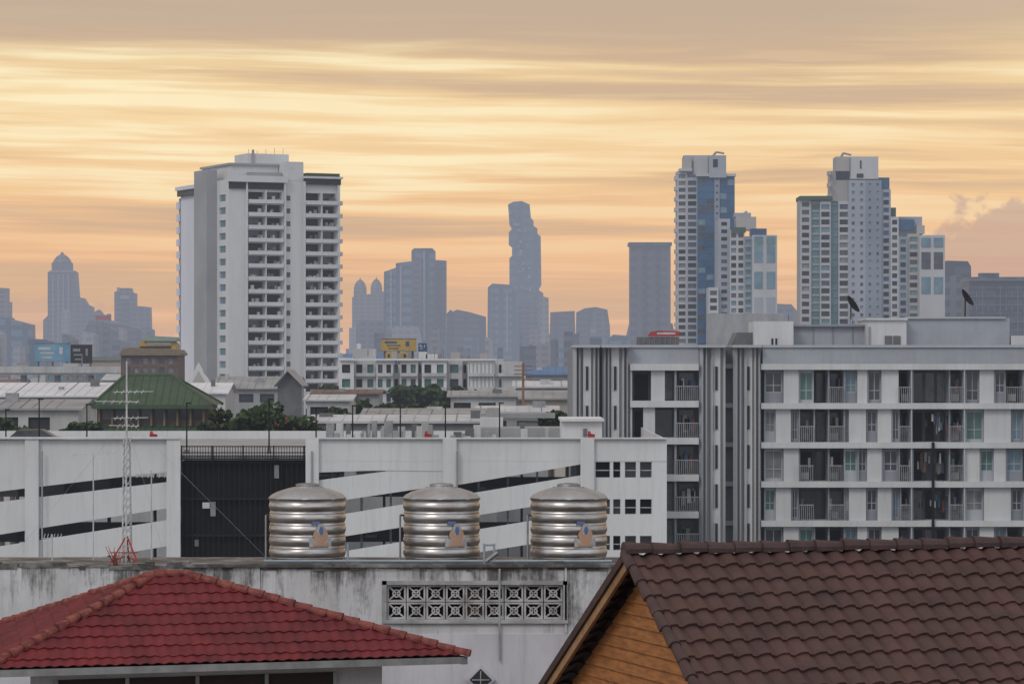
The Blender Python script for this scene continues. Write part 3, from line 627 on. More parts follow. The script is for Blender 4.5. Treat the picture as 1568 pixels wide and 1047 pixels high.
def car(px,d,m,name='parked_car',zb=zr,fl=1):
    b=B(name); x0=X(px,d)
    pr=[(-2.1,.35),(-2.15,.8),(-1.3,.95),(-.75,1.42),(.75,1.45),(1.5,1.0),(2.1,.92),(2.15,.35)]
    f1=[(x0+fl*a,d+(.15 if c>1.1 else 0),zb+c) for a,c in pr]; f2=[(x0+fl*a,d+1.7-(.15 if c>1.1 else 0),zb+c) for a,c in pr]
    b.face(f1,m); b.face(f2,m)
    for i in range(len(pr)):
        j=(i+1)%len(pr); b.face([f1[i],f1[j],f2[j],f2[i]],m)
    b.face([(x0+fl*a,d+.04,zb+c) for a,c in ((-1.2,.97),(-.72,1.36),(.0,1.38),(.0,.97))],glassA); b.face([(x0+fl*a,d+.04,zb+c) for a,c in ((.06,.97),(.06,1.38),(.72,1.38),(1.35,1.0))],glassA)
    b.face([(x0+fl*a,d+e,zb+c+.01) for a,e,c in ((-1.25,.15,.98),(-1.25,1.55,.98),(-.8,1.5,1.39),(-.8,.2,1.39))],glassA)
    for a in (-1.3,1.35): b.tube((x0+fl*a,d-.02,zb+.33),(x0+fl*a,d+.2,zb+.33),.33,black,14); b.tube((x0+fl*a,d+1.5,zb+.33),(x0+fl*a,d+1.72,zb+.33),.33,black,14)
    b.done()
car(45,207,mat('car_paint_dark',(.03,.03,.035,1),None,1,rough=.3),zb=zr)
# ------------------------------------------------------------------ balcony apartment building (right)
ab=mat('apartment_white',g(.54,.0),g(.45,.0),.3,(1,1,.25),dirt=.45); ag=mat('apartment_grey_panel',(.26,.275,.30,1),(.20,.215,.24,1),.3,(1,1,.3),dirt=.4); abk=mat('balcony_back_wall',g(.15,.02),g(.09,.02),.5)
agl=mat('apartment_light_grey',(.40,.415,.44,1),(.34,.355,.375,1),.3,(1,1,.3),dirt=.4); rail_m=mat('balcony_rail_paint',g(.3,.02),g(.2,.02),2,rough=.6)
b=B('balcony_apartment_building'); d=238
FS=[557+60*k for k in range(9)]
clo=[mat('cloth_blue',(.05,.08,.14,1)),mat('cloth_red',(.16,.05,.05,1)),mat('cloth_white',g(.4)),mat('cloth_dark',g(.04)),mat('cloth_grey',g(.18)),mat('cloth_green',(.08,.13,.1,1))]
XR=1900
b.P(1168,XR,531,557,d-1.0,22,bluegrey); b.P(1168,XR,528,532,d-1.15,1,agl)
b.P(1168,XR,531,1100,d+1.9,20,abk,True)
PA=[(1170,1199,'w'),(1200,1223,'W'),(1223,1246,'g'),(1248,1268,'d'),(1268,1292,'r'),(1293,1313,'w'),(1313,1328,'W'),(1328,1350,'w'),(1350,1376,'W'),(1377,1397,'r'),(1397,1453,'d'),(1453,1476,'r'),(1478,1500,'w'),(1500,1522,'W'),(1522,1540,'w'),(1540,1566,'r')]
PB=[(1170,1188,'g'),(1188,1211,'W'),(1211,1223,'w'),(1224,1246,'r'),(1248,1268,'d'),(1268,1292,'r'),(1292,1300,'w'),(1300,1326,'W'),(1326,1344,'w'),(1344,1365,'W'),(1365,1378,'w'),(1378,1397,'r'),(1397,1453,'d'),(1453,1476,'r'),(1478,1506,'g'),(1507,1548,'W'),(1548,1566,'w')]
PC=[(1170,1199,'g'),(1200,1223,'W'),(1223,1246,'r'),(1248,1268,'d'),(1268,1290,'r'),(1292,1313,'g'),(1313,1328,'w'),(1328,1350,'W'),(1352,1376,'w'),(1377,1397,'r'),(1397,1453,'d'),(1453,1476,'r'),(1478,1500,'W'),(1500,1522,'g'),(1522,1540,'W'),(1540,1566,'w')]
for k,y0 in enumerate(FS):
    b.P(1165,XR,y0,y0+9,d-1.0,2.9,ab)
    y1=y0+9; y2=y0+60
    pat=(PA,PB,PC,PB,PA,PC,PB,PA,PB)[k]
    for off in (0,398):
        for (a,c,t) in pat:
            a+=off; c+=off
            if t=='W': b.P(a,c,y1,y2,d-.6,.3,ab)
            elif t in 'wg':
                mg=[glassA,glassA,glassB] if t=='w' else [glassG,glassG,glassA,curtain]
                b.fP(a,c,y1,y2,d-.2,[(a+1.6,c-1.6)],[(y1+5,y2-(4 if R()<.4 else 16))],ag if t=='w' else agl,mg,.15,agl)
            elif t=='d':
                n=int((c-a)/18)
                for q in range(max(1,n)): b.P(a+q*18+2,a+q*18+15,y1+5,y2-2,d+1.84,.05,random.choice([glassA,dark,curtain]))
            elif t=='r':
                n=int((c-a)/3)
                for q in range(n+1): b.P(a+q*3,a+q*3+.8,y2-24,y2,d-.85,.04,rail_m)
                b.P(a,c,y2-25,y2-23.6,d-.87,.07,rail_m)
                b.P(a+3,c-3,y1+6,y2-2,d+1.84,.05,random.choice([glassA,curtain,dark]))
                if R()<.7: b.P(a+4,a+15,y2-14,y2-3,d+U(.2,.9),.5,random.choice([curtain,white2,grey]))
                for q in range(3):
                    if R()<.5: e=U(a,c-5); b.P(e,e+U(2,5),y1+U(12,18),y2-U(14,24),d+U(-.4,.9),.05,random.choice(clo))
            if R()<.6: b.P(c,c+2.2,y1,y2,d-.5,2.3,ag)
        b.P(1395+off,1397+off,y1,y2,d-.9,2.7,agl); b.P(1476+off,1478+off,y1,y2,d-.9,2.7,agl)
for k in (1,2,3):
    for q in range(22):
        a=1403+U(0,66); y1=FS[k]+9; t=U(6,24); b.P(a,a+U(1.5,4.2),y1+t,y1+t+U(8,20),d-.4+U(0,.9),.04,random.choice(clo))
b.P(1427,1431,677,900,d-1.2,.15,black)
def slits(cx,w_=4):
    for y0 in FS:
        b.P(cx-w_/2,cx+w_/2,y0+4,y0+40,d-1.06,.09,dark); b.P(cx-w_/2-1,cx-w_/2,y0+3,y0+41,d-1.1,.13,agl)
def ribbed(x0,x1,sl):
    b.P(x0,x1,531,1100,d-.6,8,agl,True); b.P(x0-1,x1+1,528,532,d-1.8,9,agl)
    q=x0; k=0
    while q<x1-3:
        w_=min(5.5,x1-q)
        xa,xm,xb=X(q,d),X(q+w_*.8,d),X(q+w_,d)
        if not any(abs(q+w_/2-c)<6 for c in sl):
            zt_=Z(532,d); tri=[(xa,d-.6),(xm,d-1.25),(xb,d-.6)]
            b.face([(tri[0][0],tri[0][1],0),(tri[1][0],tri[1][1],0),(tri[1][0],tri[1][1],zt_),(tri[0][0],tri[0][1],zt_)],ab if k%3 else agl)
            b.face([(tri[1][0],tri[1][1],0),(tri[2][0],tri[2][1],0),(tri[2][0],tri[2][1],zt_),(tri[1][0],tri[1][1],zt_)],ag)  # return faces of the ribs greyer, their shade put into the colour
        q+=w_+ (3 if k%2 else .2); k+=1
    for c in sl:
        b.P(c-6,c+6,532,1100,d-.97,.36,ab,True); slits(c)
ribbed(878,918,(899,)); ribbed(922,965,(942,)); ribbed(1071,1110,(1097,)); ribbed(1123,1165,(1146,))
b.P(1110,1123,531,1100,d+.4,2,greyd,True); b.P(918,922,531,1100,d+.4,2,greyd,True)
for y0 in FS: b.P(1110,1123,y0,y0+7,d-.2,.6,ag)
b.P(876,1168,532,1100,d+2.2,20,ag,True)
b.P(965,1070,531,557,d-.6,3,bluegrey); b.P(965,1070,528,532,d-.75,1,agl)
GS=[557+56.5*k for k in range(9)]
for k,y0 in enumerate(GS):
    b.P(965,1070,y0,y0+10,d-1.2,2.4,ab); y1=y0+10; y2=y0+56.5
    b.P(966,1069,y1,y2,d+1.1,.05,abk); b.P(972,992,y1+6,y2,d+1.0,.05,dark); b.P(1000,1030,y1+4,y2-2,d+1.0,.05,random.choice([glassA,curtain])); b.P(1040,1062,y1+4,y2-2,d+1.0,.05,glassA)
    if k<2: b.P(997 if k==0 else 985,1018 if k==0 else 1003,y1,y2,d-.8,.25,ab)
    b.P(1033,1036,y1,y2,d-.9,2,ag); b.P(965,968,y1,y2,d-.9,2,ab)
    for q in range(11): b.P(1037+q*3,1037.8+q*3,y2-22,y2,d-1.0,.04,rail_m)
    b.P(1036,1070,y2-23,y2-21.6,d-1.02,.07,rail_m)
    for q in range(4):
        a=U(1038,1060); b.P(a,a+U(3,8),y2-U(28,36),y2-U(8,18),d-.2,.05,random.choice(clo))
b.hexa([(X(1135,d),d+4.4,Z(508,d)),(X(1160,d),d+4.4,Z(508,d)),(X(1168,d),d+4.4,Z(531,d)),(X(1124,d),d+4.4,Z(531,d)),(X(1135,d),d+9,Z(508,d)),(X(1160,d),d+9,Z(508,d)),(X(1168,d),d+9,Z(531,d)),(X(1124,d),d+9,Z(531,d))],greyd)
b.P(1155,1215,492,531,d+3,6,ab); b.fP(1180,1192,515,531,d+2.97,[(1181,1184.5),(1187,1190.5)],[(518,528)],ab,dark,.02)
b.P(1215,1330,499,531,d+5,8,bluegrey); b.P(1213,1332,497,500,d+4.6,9,ag)
for a in (1245,1275,1305): b.P(a,a+1.2,500,531,d+4.93,.06,ag)
b.P(1328,1388,489,531,d+3,7,ab); b.P(1326,1390,487,490,d+2.8,7.5,ab); b.P(1355,1366,514,528,d+2.92,.07,greyd); b.P(1368,1379,514,528,d+2.92,.07,greyd); b.P(1330,1333,500,531,d+2.9,.09,ag)
b.P(1388,1546,487,531,d+4,8,bluegrey); b.P(1390,1540,485,488,d+3.8,8,agl)
b.P(1548,1700,514,531,d+4,6,ab)
b.tube((X(1470,d),d+5,Z(495,d)),(X(1500,d),d+5,Z(492,d)),.2,ab,6)
for q in range(9): e=U(1200,1560); b.tube((X(e,d),d+6,Z(500,d)),(X(e,d),d+6,Z(U(474,484),d)),.03,greyd,4)
b.done()
for (px,py,dd,tilt) in ((1303,468,246,1),(1478,458,246,1)):
    b=B('satellite_dish'); x0=X(px,dd); z0=Z(py,dd); n=Vector((.75,-.35,.55)).normalized(); a=n.orthogonal().normalized(); c=n.cross(a); rr=.75
    rings=[]
    for r_,h_ in ((0.02,0),(.3,.04),(.55,.12),(.75,.24)):
        rings.append([tuple(Vector((x0,dd,z0))+n*h_+(a*math.cos(t)+c*math.sin(t))*r_) for t in [k*math.pi/8 for k in range(16)]])
    for i in range(3):
        for k in range(16): b.face([rings[i][k],rings[i][(k+1)%16],rings[i+1][(k+1)%16],rings[i+1][k]],black)
    b.tube((x0,dd,z0),(x0,dd+.1,Z(489,dd)),.05,black); b.tube((x0,dd,z0),tuple(Vector((x0,dd,z0))+n*.6),.02,black,4); b.done()
b=B('utility_pole'); d=330; rust=mat('rusty_steel',(.25,.12,.07,1),(.15,.08,.05,1),2)
b.tube((X(801,d),d,0),(X(801,d),d,Z(556,d)),.16,rust,8,.12)
for k in range(3): b.box(X(801,d)-.9,X(801,d)+.9,d-.06,d+.06,Z(560+k*6,d),Z(561.5+k*6,d),rust)
b.done()
# ------------------------------------------------------------------ foreground weathered wall
DW=61.0; ztop=Z(868,DW)
plw=mat('weathered_plaster',(.56,.555,.56,1),(.38,.375,.37,1),.9,(1,1,.5),bump=.3,haze=False,grime=(ztop,1.0,(.07,.065,.06,1)),lo=.4,hi=.75,dirt=.5)
plw2=mat('lower_plaster',(.56,.55,.575,1),(.43,.42,.44,1),.8,(1,1,.3),haze=False,bump=.2,dirt=.5)
cop=mat('stained_coping',(.07,.065,.06,1),(.27,.265,.255,1),2.2,(1,1,1),haze=False,bump=.5,lo=.45,hi=.72)
cnw=mat('ledge_concrete',(.42,.42,.42,1),(.22,.22,.22,1),1.5,haze=False,bump=.3,dirt=.5)
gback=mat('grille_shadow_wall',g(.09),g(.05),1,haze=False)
b=B('weathered_plaster_wall'); xa,xb=X(-120,DW),X(1500,DW)
gx0,gx1,gt,gb=592,862,895,948
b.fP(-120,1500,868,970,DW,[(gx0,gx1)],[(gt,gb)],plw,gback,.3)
b.box(xa,xb,DW+.002,DW+.35,0,Z(970,DW)-.002,plw2) 
b.face([(xa,DW-.02,0),(xb,DW-.02,0),(xb,DW-.02,Z(970,DW)),(xa,DW-.02,Z(970,DW))],plw2); b.face([(xa,DW-.02,Z(970,DW)),(xb,DW-.02,Z(970,DW)),(xb,DW,Z(970,DW)),(xa,DW,Z(970,DW))],plw2)
b.box(xa,xb,DW+.002,DW+3.2,ztop-.02,ztop+.001,cop)
b.box(X(280,DW),X(955,DW),DW-.08,DW+.5,ztop+.003,ztop+.06,cop)
xx=xa
while xx<xb:
    w_=U(.05,.45); b.box(xx,xx+w_,DW-.01-U(0,.025),DW+.25,ztop-U(.0,.07),ztop+U(.01,.06)+(.05 if R()<.25 else 0),cop); xx+=w_*1.02
b.P(372,398,868,940,DW-.03,.028,plw)
b.P(865,868,868,968,DW-.05,.048,plw); b.P(400,402,872,968,DW-.015,.014,plw)
b.P(585,870,949,954,DW-.07,.068,cnw); b.P(585,592,889,949,DW-.05,.048,cnw); b.P(862,869,889,949,DW-.05,.048,cnw); b.P(585,870,889,895,DW-.05,.048,cnw)
b.tube((X(765,DW),DW-.07,Z(870,DW)),(X(765,DW),DW-.07,Z(1010,DW)),.02,cnw,6)
b.done()
b=B('breeze_block_grille'); bw=(gx1-gx0)/9; bh=(gb-gt)/2
def bar(p,q,wd_,m,y0=DW+.03,y1=DW+.12):
    (x0,z0),(x1,z1)=p,q; L_=math.hypot(x1-x0,z1-z0); nx,nz=-(z1-z0)/L_*wd_/2,(x1-x0)/L_*wd_/2
    a=[(x0-nx,y0,z0-nz),(x1-nx,y0,z1-nz),(x1+nx,y0,z1+nz),(x0+nx,y0,z0+nz)]; b.hexa(a+[(p_[0],y1,p_[2]) for p_ in a],m)
blk=mat('breeze_block_concrete',(.50,.49,.49,1),(.26,.25,.24,1),3,haze=False,bump=.3)
for i in range(9):
    for j in range(2):
        if i==4 and j==0: 
            b.P(gx0+i*bw+1,gx0+(i+1)*bw-1,gt+1,gt+bh*2-1,DW+.16,.02,rust)
        x0=X(gx0+i*bw,DW)+.008; x1=X(gx0+(i+1)*bw,DW)-.008; z1=Z(gt+j*bh,DW)-.006; z0=Z(gt+(j+1)*bh,DW)+.006; cx,cz=(x0+x1)/2,(z0+z1)/2
        t=.034; jy=U(-.006,.006)
        bar((x0,z0+t/2),(x1,z0+t/2),t,blk,DW+.03+jy); bar((x0,z1-t/2),(x1,z1-t/2),t,blk,DW+.03+jy); bar((x0+t/2,z0),(x0+t/2,z1),t,blk,DW+.026+jy,DW+.118); bar((x1-t/2,z0),(x1-t/2,z1),t,blk,DW+.026+jy,DW+.118)
        if R()<.06: continue
        for k in range(12):
            t0=k*math.pi/6; t1=t0+math.pi/6; r_=.066; bar((cx+r_*math.cos(t0),cz+r_*math.sin(t0)),(cx+r_*math.cos(t1),cz+r_*math.sin(t1)),.026,blk,DW+.038,DW+.11)
        for sx,sz in ((-1,-1),(1,-1),(1,1),(-1,1)): bar((cx,cz),(cx+sx*(x1-x0-.03)/2,cz+sz*(z1-z0-.03)/2),.026,blk,DW+.034,DW+.112)
b.done()
b=B('diamond_vent'); d=DW-.1
for r_,m_,dd in ((22,plw2,0),(17,dark,-.02)):
    cx,cz=X(736,d),Z(1040,d); k=r_/F*d; b.hexa([(cx-k,d+dd,cz),(cx,d+dd,cz-k),(cx+k,d+dd,cz),(cx,d+dd,cz+k),(cx-k,d+.07,cz),(cx,d+.07,cz-k),(cx+k,d+.07,cz),(cx,d+.07,cz+k)],m_)
bar((cx-k*.8,cz),(cx+k*.8,cz),.02,cnw,d-.04,d-.02); bar((cx,cz-k*.8),(cx,cz+k*.8),.02,cnw,d-.045,d-.025); b.done()
# ------------------------------------------------------------------ stainless tanks
ss=mat('brushed_stainless_steel',(.54,.51,.49,1),(.30,.28,.26,1),2.4,(1,1,6),rough=.34,metal=.92,haze=False,bump=.10,bsc=4)
ssl=mat('dull_stainless_lid',(.42,.42,.42,1),(.3,.3,.3,1),2,rough=.5,metal=.7,haze=False)
ssd=mat('stainless_dull',(.30,.30,.31,1),(.2,.19,.19,1),3,rough=.5,metal=.7,haze=False)
emb=mat('faded_orange_emblem',(.50,.24,.12,1),(.42,.28,.20,1),9,haze=False,rough=.5); embb=mat('faded_blue_label',(.13,.16,.30,1),None,5,haze=False); embg=mat('emblem_grey',g(.42),g(.3),8,haze=False)
DT=DW+1.1
for px in (470,677,871):
    b=B('stainless_water_tank'); cx=X(px,DT)+U(-.02,.02); r=59.0/F*DT; z0=ztop+.01; zs=Z(764,DT)
    prof=[(r*.9,z0),(r*.93,z0+.10),(r*.97,z0+.12)]
    n=5; hh=(zs-z0-.12)/n
    for k in range(n):
        a=z0+.12+k*hh
        prof+=[(r*.966,a+.005),(r*.966,a+hh*.10)]
        for q in range(7):
            t=q/6; prof.append((r*(.978+.022*math.sin(math.pi*t)),a+hh*(.14+.62*t)))
        prof+=[(r*.966,a+hh*.80),(r*.990,a+hh*.87),(r*.966,a+hh*.94)]
    b.lathe(cx,DT,prof+[(r*1.01,zs),(r*1.01,zs+.03)],ss,56)
    b.lathe(cx,DT,[(r*1.01,zs+.03),(r*.96,zs+.07),(r*.8,zs+.14),(r*.5,zs+.21),(r*.3,zs+.235),(r*.3,zs+.25)],ssl,40)
    b.lathe(cx,DT,[(r*.3,zs+.24),(r*.31,zs+.28),(r*.25,zs+.30),(0.0001,zs+.315)],ssd,24)
    for k in range(10):
        t=k*math.pi/5; b.tube((cx+r*.35*math.cos(t),DT+r*.35*math.sin(t),zs+.235),(cx+r*.93*math.cos(t),DT+r*.93*math.sin(t),zs+.085),.012,ssl,4)
    b.lathe(cx,DT,[(r*.93,z0-.005),(r*.93,z0+.05),(r*.88,z0+.06)],ssd,40)
    def lab(a0,a1,za,zb_,m,rr,shape=None):
        N_=8
        for k in range(N_):
            t0=a0+(a1-a0)*k/N_; t1=a0+(a1-a0)*(k+1)/N_; f0=f1=1
            if shape: f0=shape(k/N_); f1=shape((k+1)/N_)
            zc_=(za+zb_)/2; h_=(zb_-za)/2
            b.face([(cx+rr*math.sin(t0),DT-rr*math.cos(t0),zc_-h_*f0),(cx+rr*math.sin(t1),DT-rr*math.cos(t1),zc_-h_*f1),(cx+rr*math.sin(t1),DT-rr*math.cos(t1),zc_+h_*f1),(cx+rr*math.sin(t0),DT-rr*math.cos(t0),zc_+h_*f0)],m)
    el=lambda t: math.sqrt(max(.02,1-(2*t-1)**2))
    a=.38+U(-.05,.05)
    lab(a-.30,a+.30,Z(834,DT),Z(821,DT),embg,r+.012); lab(a-.20,a+.20,Z(828,DT),Z(804,DT),emb,r+.016,el); lab(a-.12,a+.12,Z(818,DT),Z(798,DT),embg,r+.02,el); lab(a-.05,a+.06,Z(816,DT),Z(803,DT),embb,r+.024,el); lab(a-.2,a+.2,Z(832,DT),Z(828,DT),emb,r+.022)
    lab(a-.24,a-.02,Z(801,DT),Z(795,DT),embb,r+.01)
    b.tube((cx-r-.05,DT-.1,z0),(cx-r-.05,DT-.1,zs-.3),.02,ssd,6); b.tube((cx-r-.05,DT-.1,zs-.3),(cx-r*.9,DT,zs-.3),.02,ssd,6)
    b.done(True)
pvc=mat('blue_grey_pipe',(.30,.34,.38,1),None,3,haze=False)
b=B('water_pipework'); z0=ztop+.1
b.tube((X(410,DT),DT-.85,z0),(X(935,DT),DT-.85,z0),.025,pvc,8)
for px in (536,742,757): b.tube((X(px,DT),DT-.85,z0-.1),(X(px,DT),DT-.85,Z(828,DT)),.022,pvc,8)
b.tube((X(742,DT),DT-.85,Z(830,DT)),(X(757,DT),DT-.85,Z(830,DT)),.022,pvc,8); b.tube((X(745,DT),DT-.85,z0),(X(762,DT),DT-.85,z0+.16),.05,ssd,8); b.done()
# ------------------------------------------------------------------ antenna mast
al=mat('aluminium_mast',g(.55,.02),g(.4,0),3,rough=.5,metal=.1,haze=False); rd=mat('red_mast_paint',(.4,.04,.03,1),(.25,.03,.03,1),3,haze=False)
d=DW+1.6; z0=ztop
b=B('tv_antenna_mast'); cx=X(194,d); tp=Z(553,d); off=[(0,-.10),(.09,.06),(-.09,.06)]
mid=Z(670,d)
for k,(ox,oy) in enumerate(off): b.tube((cx+ox,d+oy,z0),(cx+ox*.6,d+oy*.6,mid),.018,al,5)
zz=z0+.1; k=0
while zz<mid-.15:
    for i in range(3):
        p=off[i]; q=off[(i+1)%3]; b.tube((cx+p[0]*.9,d+p[1]*.9,zz),(cx+q[0]*.85,d+q[1]*.85,zz+.14),.009,al,4)
    zz+=.15
b.tube((cx,d,mid-.2),(cx,d,tp),.022,al,6,.016)
for z_,ln,dr in ((Z(600,d),.5,1),(Z(615,d),.62,-1),(Z(640,d),.4,1),(Z(652,d),.35,-1)):
    b.tube((cx-.25*dr,d-.1,z_),(cx+ln*dr,d+.1,z_+.01),.010,al,4)
    for q in range(5): xx=cx-.2*dr+q*ln*.25*dr; b.tube((xx,d-.22,z_-.03),(xx,d+.22,z_+.03),.007,al,4)
for (ox,oy) in ((-.28,-.3),(.25,-.3),(.0,.4)): b.tube((cx+ox,d+oy,z0),(cx,d,z0+.5),.016,rd,6); b.tube((cx+ox,d+oy,z0+.02),(cx,d,z0+.12),.012,rd,6)
b.tube((cx-.28,d-.3,z0+.2),(cx+.25,d-.3,z0+.2),.012,rd,5)
for ox in (-2.4,2.6,.6): b.tube((cx,d,Z(640,d)),(cx+ox,d+1.2,z0),.0025,al,3)
b.done()
def yagi(px,yt,d,w_,name='tv_aerial'):
    b=B(name); x0=X(px,d); b.tube((x0,d,ztop),(x0,d,Z(yt,d)),.014,al,5); z_=Z(yt+6,d)
    b.tube((x0-w_*.5,d-.05,z_),(x0+w_*.5,d+.05,z_+.03),.009,al,4)
    for q in range(6): xx=x0-w_*.45+q*w_*.18; b.tube((xx,d-.15,z_-.06),(xx,d+.15,z_+.08),.006,al,4)
    b.done()
yagi(80,818,DW+2,.35); yagi(143,690,DW+2.2,.8); yagi(232,720,DW+2.4,.6)
b=B('twig_plant'); 
for k in range(16):
    x0=X(178,DW+.5)+U(-.05,.05); b.tube((x0,DW+.5,ztop),(x0+U(-.2,.2),DW+.5+U(-.2,.2),ztop+U(.15,.4)),.006,rd if k%3 else bark,4)
b.done()
# ------------------------------------------------------------------ tiled roofs
def tiled(b,pts,udir,per,amp,step,lip,m,sub=10,shape='sin'):
    O=Vector(pts[0]); u=Vector(udir).normalized()
    P_=[Vector(p) for p in pts]; n=(P_[1]-P_[0]).cross(P_[2]-P_[0]).normalized()
    if n.z<0: n=-n
    v=n.cross(u).normalized()
    if v.z>0: v=-v
    q=[((p-O).dot(u),(p-O).dot(v)) for p in P_]
    umin=min(a for a,_ in q); umax=max(a for a,_ in q); vmin=min(c for _,c in q)
    def rng(uu):
        vs=[]
        for i in range(len(q)):
            (a,c),(e,f)=q[i],q[(i+1)%len(q)]
            if abs(e-a)<1e-9: continue
            t=(uu-a)/(e-a)
            if -1e-6<=t<=1+1e-6: vs.append(c+(f-c)*t)
        return (min(vs),max(vs)) if vs else None
    du=per/sub; nu=int((umax-umin)/du)+1; vmaxall=max(c for _,c in q)
    K=int((vmaxall-vmin)/step)+2; cols=[]
    J={}
    for i in range(nu+1):
        uu=min(umin+i*du,umax-1e-5)+1e-6; r_=rng(uu)
        if r_ is None: cols.append(None); continue
        ph=(uu/per)%1; ci=int(uu/per)
        if shape=='sin': h=amp*(.5+.5*math.cos(2*math.pi*ph))
        else: h=amp*(abs(math.sin(math.pi*ph))**.7) if ph<.72 else amp*.35*(math.sin(math.pi*.72)**.7)*(1-(ph-.72)/.28)
        lst=[]
        for k in range(K):
            jt=J.setdefault((ci,k),U(-.006,.008))
            va=max(r_[0],min(r_[1],vmin+k*step)); vb=max(r_[0],min(r_[1],vmin+(k+1)*step))
            fa=(va-(vmin+k*step))/step; fb=(vb-(vmin+k*step))/step
            lst.append((O+u*uu+v*va+n*(h+lip*max(0,min(1,fa))),O+u*uu+v*vb+n*(h+(lip+jt)*max(0,min(1,fb)))))
        cols.append(lst)
    for i in range(nu):
        A_,C_=cols[i],cols[i+1]
        if A_ is None or C_ is None: continue
        for k in range(K):
            a0,a1=A_[k]; c0,c1=C_[k]
            if (a1-a0).length>1e-4 or (c1-c0).length>1e-4:
                b.face([tuple(a0),tuple(c0),tuple(c1),tuple(a1)],m)
                if k+1<K: b.face([tuple(a1),tuple(c1),tuple(C_[k+1][0]),tuple(A_[k+1][0])],m)
def caps(b,p0,p1,r,m,step=.36,n=7):
    p0=Vector(p0);p1=Vector(p1); L_=(p1-p0).length; d_=(p1-p0).normalized(); sd_=d_.cross(Vector((0,0,1))).normalized(); up=sd_.cross(d_)
    K=max(1,int(L_/step))
    for k in range(K):
        jt=Vector((U(-.01,.01),U(-.01,.01),U(-.008,.008)))
        a=p0+d_*(L_*k/K-.03)+jt; c=p0+d_*(L_*(k+1)/K)+jt; ra,rc=r*1.05,r*.76
        A_=[a+(sd_*math.cos(t)+up*math.sin(t))*ra for t in [math.pi*(j/n)*1.2-.1*math.pi for j in range(n+1)]]
        C_=[c+(sd_*math.cos(t)+up*math.sin(t))*rc for t in [math.pi*(j/n)*1.2-.1*math.pi for j in range(n+1)]]
        for j in range(n): b.face([tuple(A_[j]),tuple(A_[j+1]),tuple(C_[j+1]),tuple(C_[j])],m)
        b.face([tuple(x_) for x_ in A_],m)
redt=mat('red_roof_tile',(.165,.020,.024,1),(.085,.014,.018,1),1.3,rough=.65,haze=False,bump=.35,bsc=25,spec=.3,dirt=.45)
redc=mat('red_ridge_tile',(.25,.08,.06,1),(.11,.03,.03,1),7,rough=.75,haze=False,bump=.3,bsc=25,spec=.2)
gut=mat('grey_gutter',g(.27,.0),g(.16,0),2,rough=.5,haze=False,dirt=.4)
b=B('red_tile_roof_house')
ze=19.36
def PT(px,z_,py): d_=(H-z_)*F/(py-560); return Vector((X(px,d_),d_,z_))
FL=PT(-20,ze,1024); FR=PT(716,ze,1003); BL=PT(-28,ze,966); RL=PT(240,20.60,880)
ud=(FR-FL).normalized()
RR=RL+ud*.45
BR=PT(520,ze,958)
tiled(b,[FL,FR,RR,RL],ud,.19,.024,.30,.020,redt,8)
tiled(b,[FL,RL,BL],(BL-FL),.19,.024,.30,.020,redt,8)
b.face([tuple(p) for p in (FR,BR,RR)],redt); b.face([tuple(p) for p in (BR,BL,RL,RR)],redt)
up=Vector((0,0,.02))
for p,q in ((FL,RL),(FR,RR),(BL,RL),(BR,RR),(RL,RR)): caps(b,p+up,q+up,.085,redc,.27)
dn=Vector((0,0,1))
def beam(b,p,q,h0,h1,th,m):
    s_=(q-p).normalized().cross(dn)*th
    a=[p+dn*h0,q+dn*h0,q+dn*h1,p+dn*h1]; b.hexa([tuple(v_) for v_ in a]+[tuple(v_-s_) for v_ in a],m)
inn=Vector((-ud.y,ud.x,0))
beam(b,FL,FR,-.13,-.02,.12,gut); beam(b,FR,BR,-.14,-.02,.1,gut); beam(b,FL,BL,-.14,-.02,.1,gut)
W1=FL+inn*.8+ud*.8; W2=FR+inn*.8-ud*1.2; W3=BR-inn*.8-ud*.8; W4=BL-inn*.8+ud*.8
for p,q in ((W1,W2),(W2,W3),(W4,W1),(W3,W4)):
    b.face([(p.x,p.y,0),(q.x,q.y,0),(q.x,q.y,ze-.15),(p.x,p.y,ze-.15)],plw2)
b.face([tuple(FL-dn*.12),tuple(FR-dn*.12),tuple(BR-dn*.12),tuple(BL-dn*.12)],cnw)
wn=mat('dark_timber',(.05,.035,.03,1),None,3,haze=False)
for t0,t1 in ((.07,.86),):
    p=W1+(W2-W1)*t0-inn*.03; q=W1+(W2-W1)*t1-inn*.03
    b.face([(p.x,p.y,ze-1.4),(q.x,q.y,ze-1.4),(q.x,q.y,ze-.27),(p.x,p.y,ze-.27)],wn)
    for k in range(5):
        c=p+(q-p)*(k/4)-inn*.03; b.box(c.x-.03,c.x+.03,c.y-.03,c.y+.02,ze-1.4,ze-.27,cnw)
b.done()
brt=mat('brown_roof_tile',(.090,.043,.037,1),(.045,.027,.025,1),1.6,rough=.55,haze=False,bump=.35,bsc=30,lo=.3,hi=.7,spec=.3,dirt=.3)
brc=mat('brown_ridge_tile',(.075,.04,.037,1),(.042,.026,.025,1),4,rough=.6,haze=False,bump=.3,bsc=30,spec=.3)
wood=mat('orange_wood_siding',(.38,.155,.05,1),(.22,.085,.03,1),3,(1,1,6),rough=.65,haze=False,bump=.2,bsc=40,spec=.25,dirt=.3)
woodl=mat('light_fascia_wood',(.36,.20,.10,1),(.25,.13,.06,1),3,haze=False,dirt=.4)
b=B('brown_tile_roof_house')
R0=Vector((X(957,45),45,Z(850,45))); R1d=PT(1600,R0.z,838); rd_=(R1d-R0).normalized(); R1=R0+rd_*11
pr=Vector((rd_.y,-rd_.x,0)); T_=.577
def slope(o,sgn,l): return o+pr*sgn*l-dn*T_*l
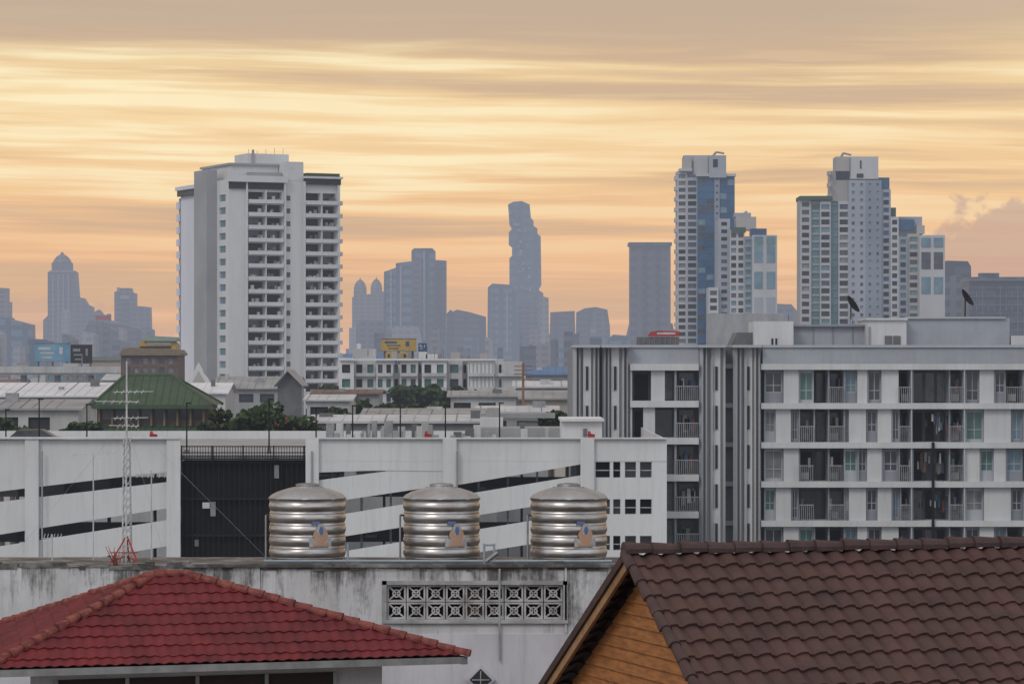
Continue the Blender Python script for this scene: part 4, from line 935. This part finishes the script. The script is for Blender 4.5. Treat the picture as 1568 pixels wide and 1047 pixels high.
N1=slope(R0,1,4.2); N2=slope(R1,1,4.2); M1=slope(R0,-1,4.2); M2=slope(R1,-1,4.2)
tiled(b,[N1,N2,R1,R0],rd_,.27,.05,.36,.035,brt,12,'s')
tiled(b,[M1,M2,R1,R0],rd_,.27,.05,.36,.035,brt,6,'s')
caps(b,R0+up*3,R1+up*3,.12,brc,.4)
off_=-rd_*.02
caps(b,N1+up*1.8,R0+up*1.8,.085,brc,.37)
def board2(p,q,h0,h1,th,m):
    a=[p+dn*h0,q+dn*h0,q+dn*h1,p+dn*h1]; b.hexa([tuple(v_) for v_ in a]+[tuple(v_+rd_*th) for v_ in a],m)
board2(M1+off_,R0+off_,-.06,.07,.1,brc); board2(M1+off_*.5+rd_*.03,R0+off_*.5+rd_*.03,-.2,-.062,.05,woodl)
board2(N1+off_*.5+rd_*.02,R0+off_*.5+rd_*.02,-.12,-.0,.05,brc)
G0=R0+rd_*.35-dn*.18
zk=0; hB=.17
while zk<2.4:
    la=zk/T_; lb=(zk+hB)/T_
    p=[G0+pr*la-dn*zk,G0-pr*la-dn*zk,G0-pr*lb-dn*(zk+hB)-rd_*.03,G0+pr*lb-dn*(zk+hB)-rd_*.03]
    b.face([tuple(x_) for x_ in p],wood); c0=G0-pr*lb-dn*(zk+hB); c1=G0+pr*lb-dn*(zk+hB); b.face([tuple(p[2]),tuple(p[3]),tuple(c1),tuple(c0)],wood); zk+=hB
q0=G0-pr*3.6-dn*2.4; q1=G0+pr*3.6-dn*2.4; q2=q1+rd_*10; q3=q0+rd_*10
for p,q in ((q0,q1),(q1,q2),(q2,q3),(q3,q0)): b.face([(p.x,p.y,0),(q.x,q.y,0),(q.x,q.y,p.z),(p.x,p.y,p.z)],woodl)
b.done()
# ------------------------------------------------------------------ camera
cd=bpy.data.cameras.new('camera'); cd.sensor_width=36; cd.lens=36*F/1568; cd.shift_y=36.5/1568; cd.clip_end=60000; cd.clip_start=.5
co=bpy.data.objects.new('camera',cd); co.location=(0,0,H); co.rotation_euler=(math.radians(90),0,0); scene.collection.objects.link(co); scene.camera=co
scene.view_settings.view_transform='Standard'; scene.view_settings.look='None'; scene.view_settings.exposure=0
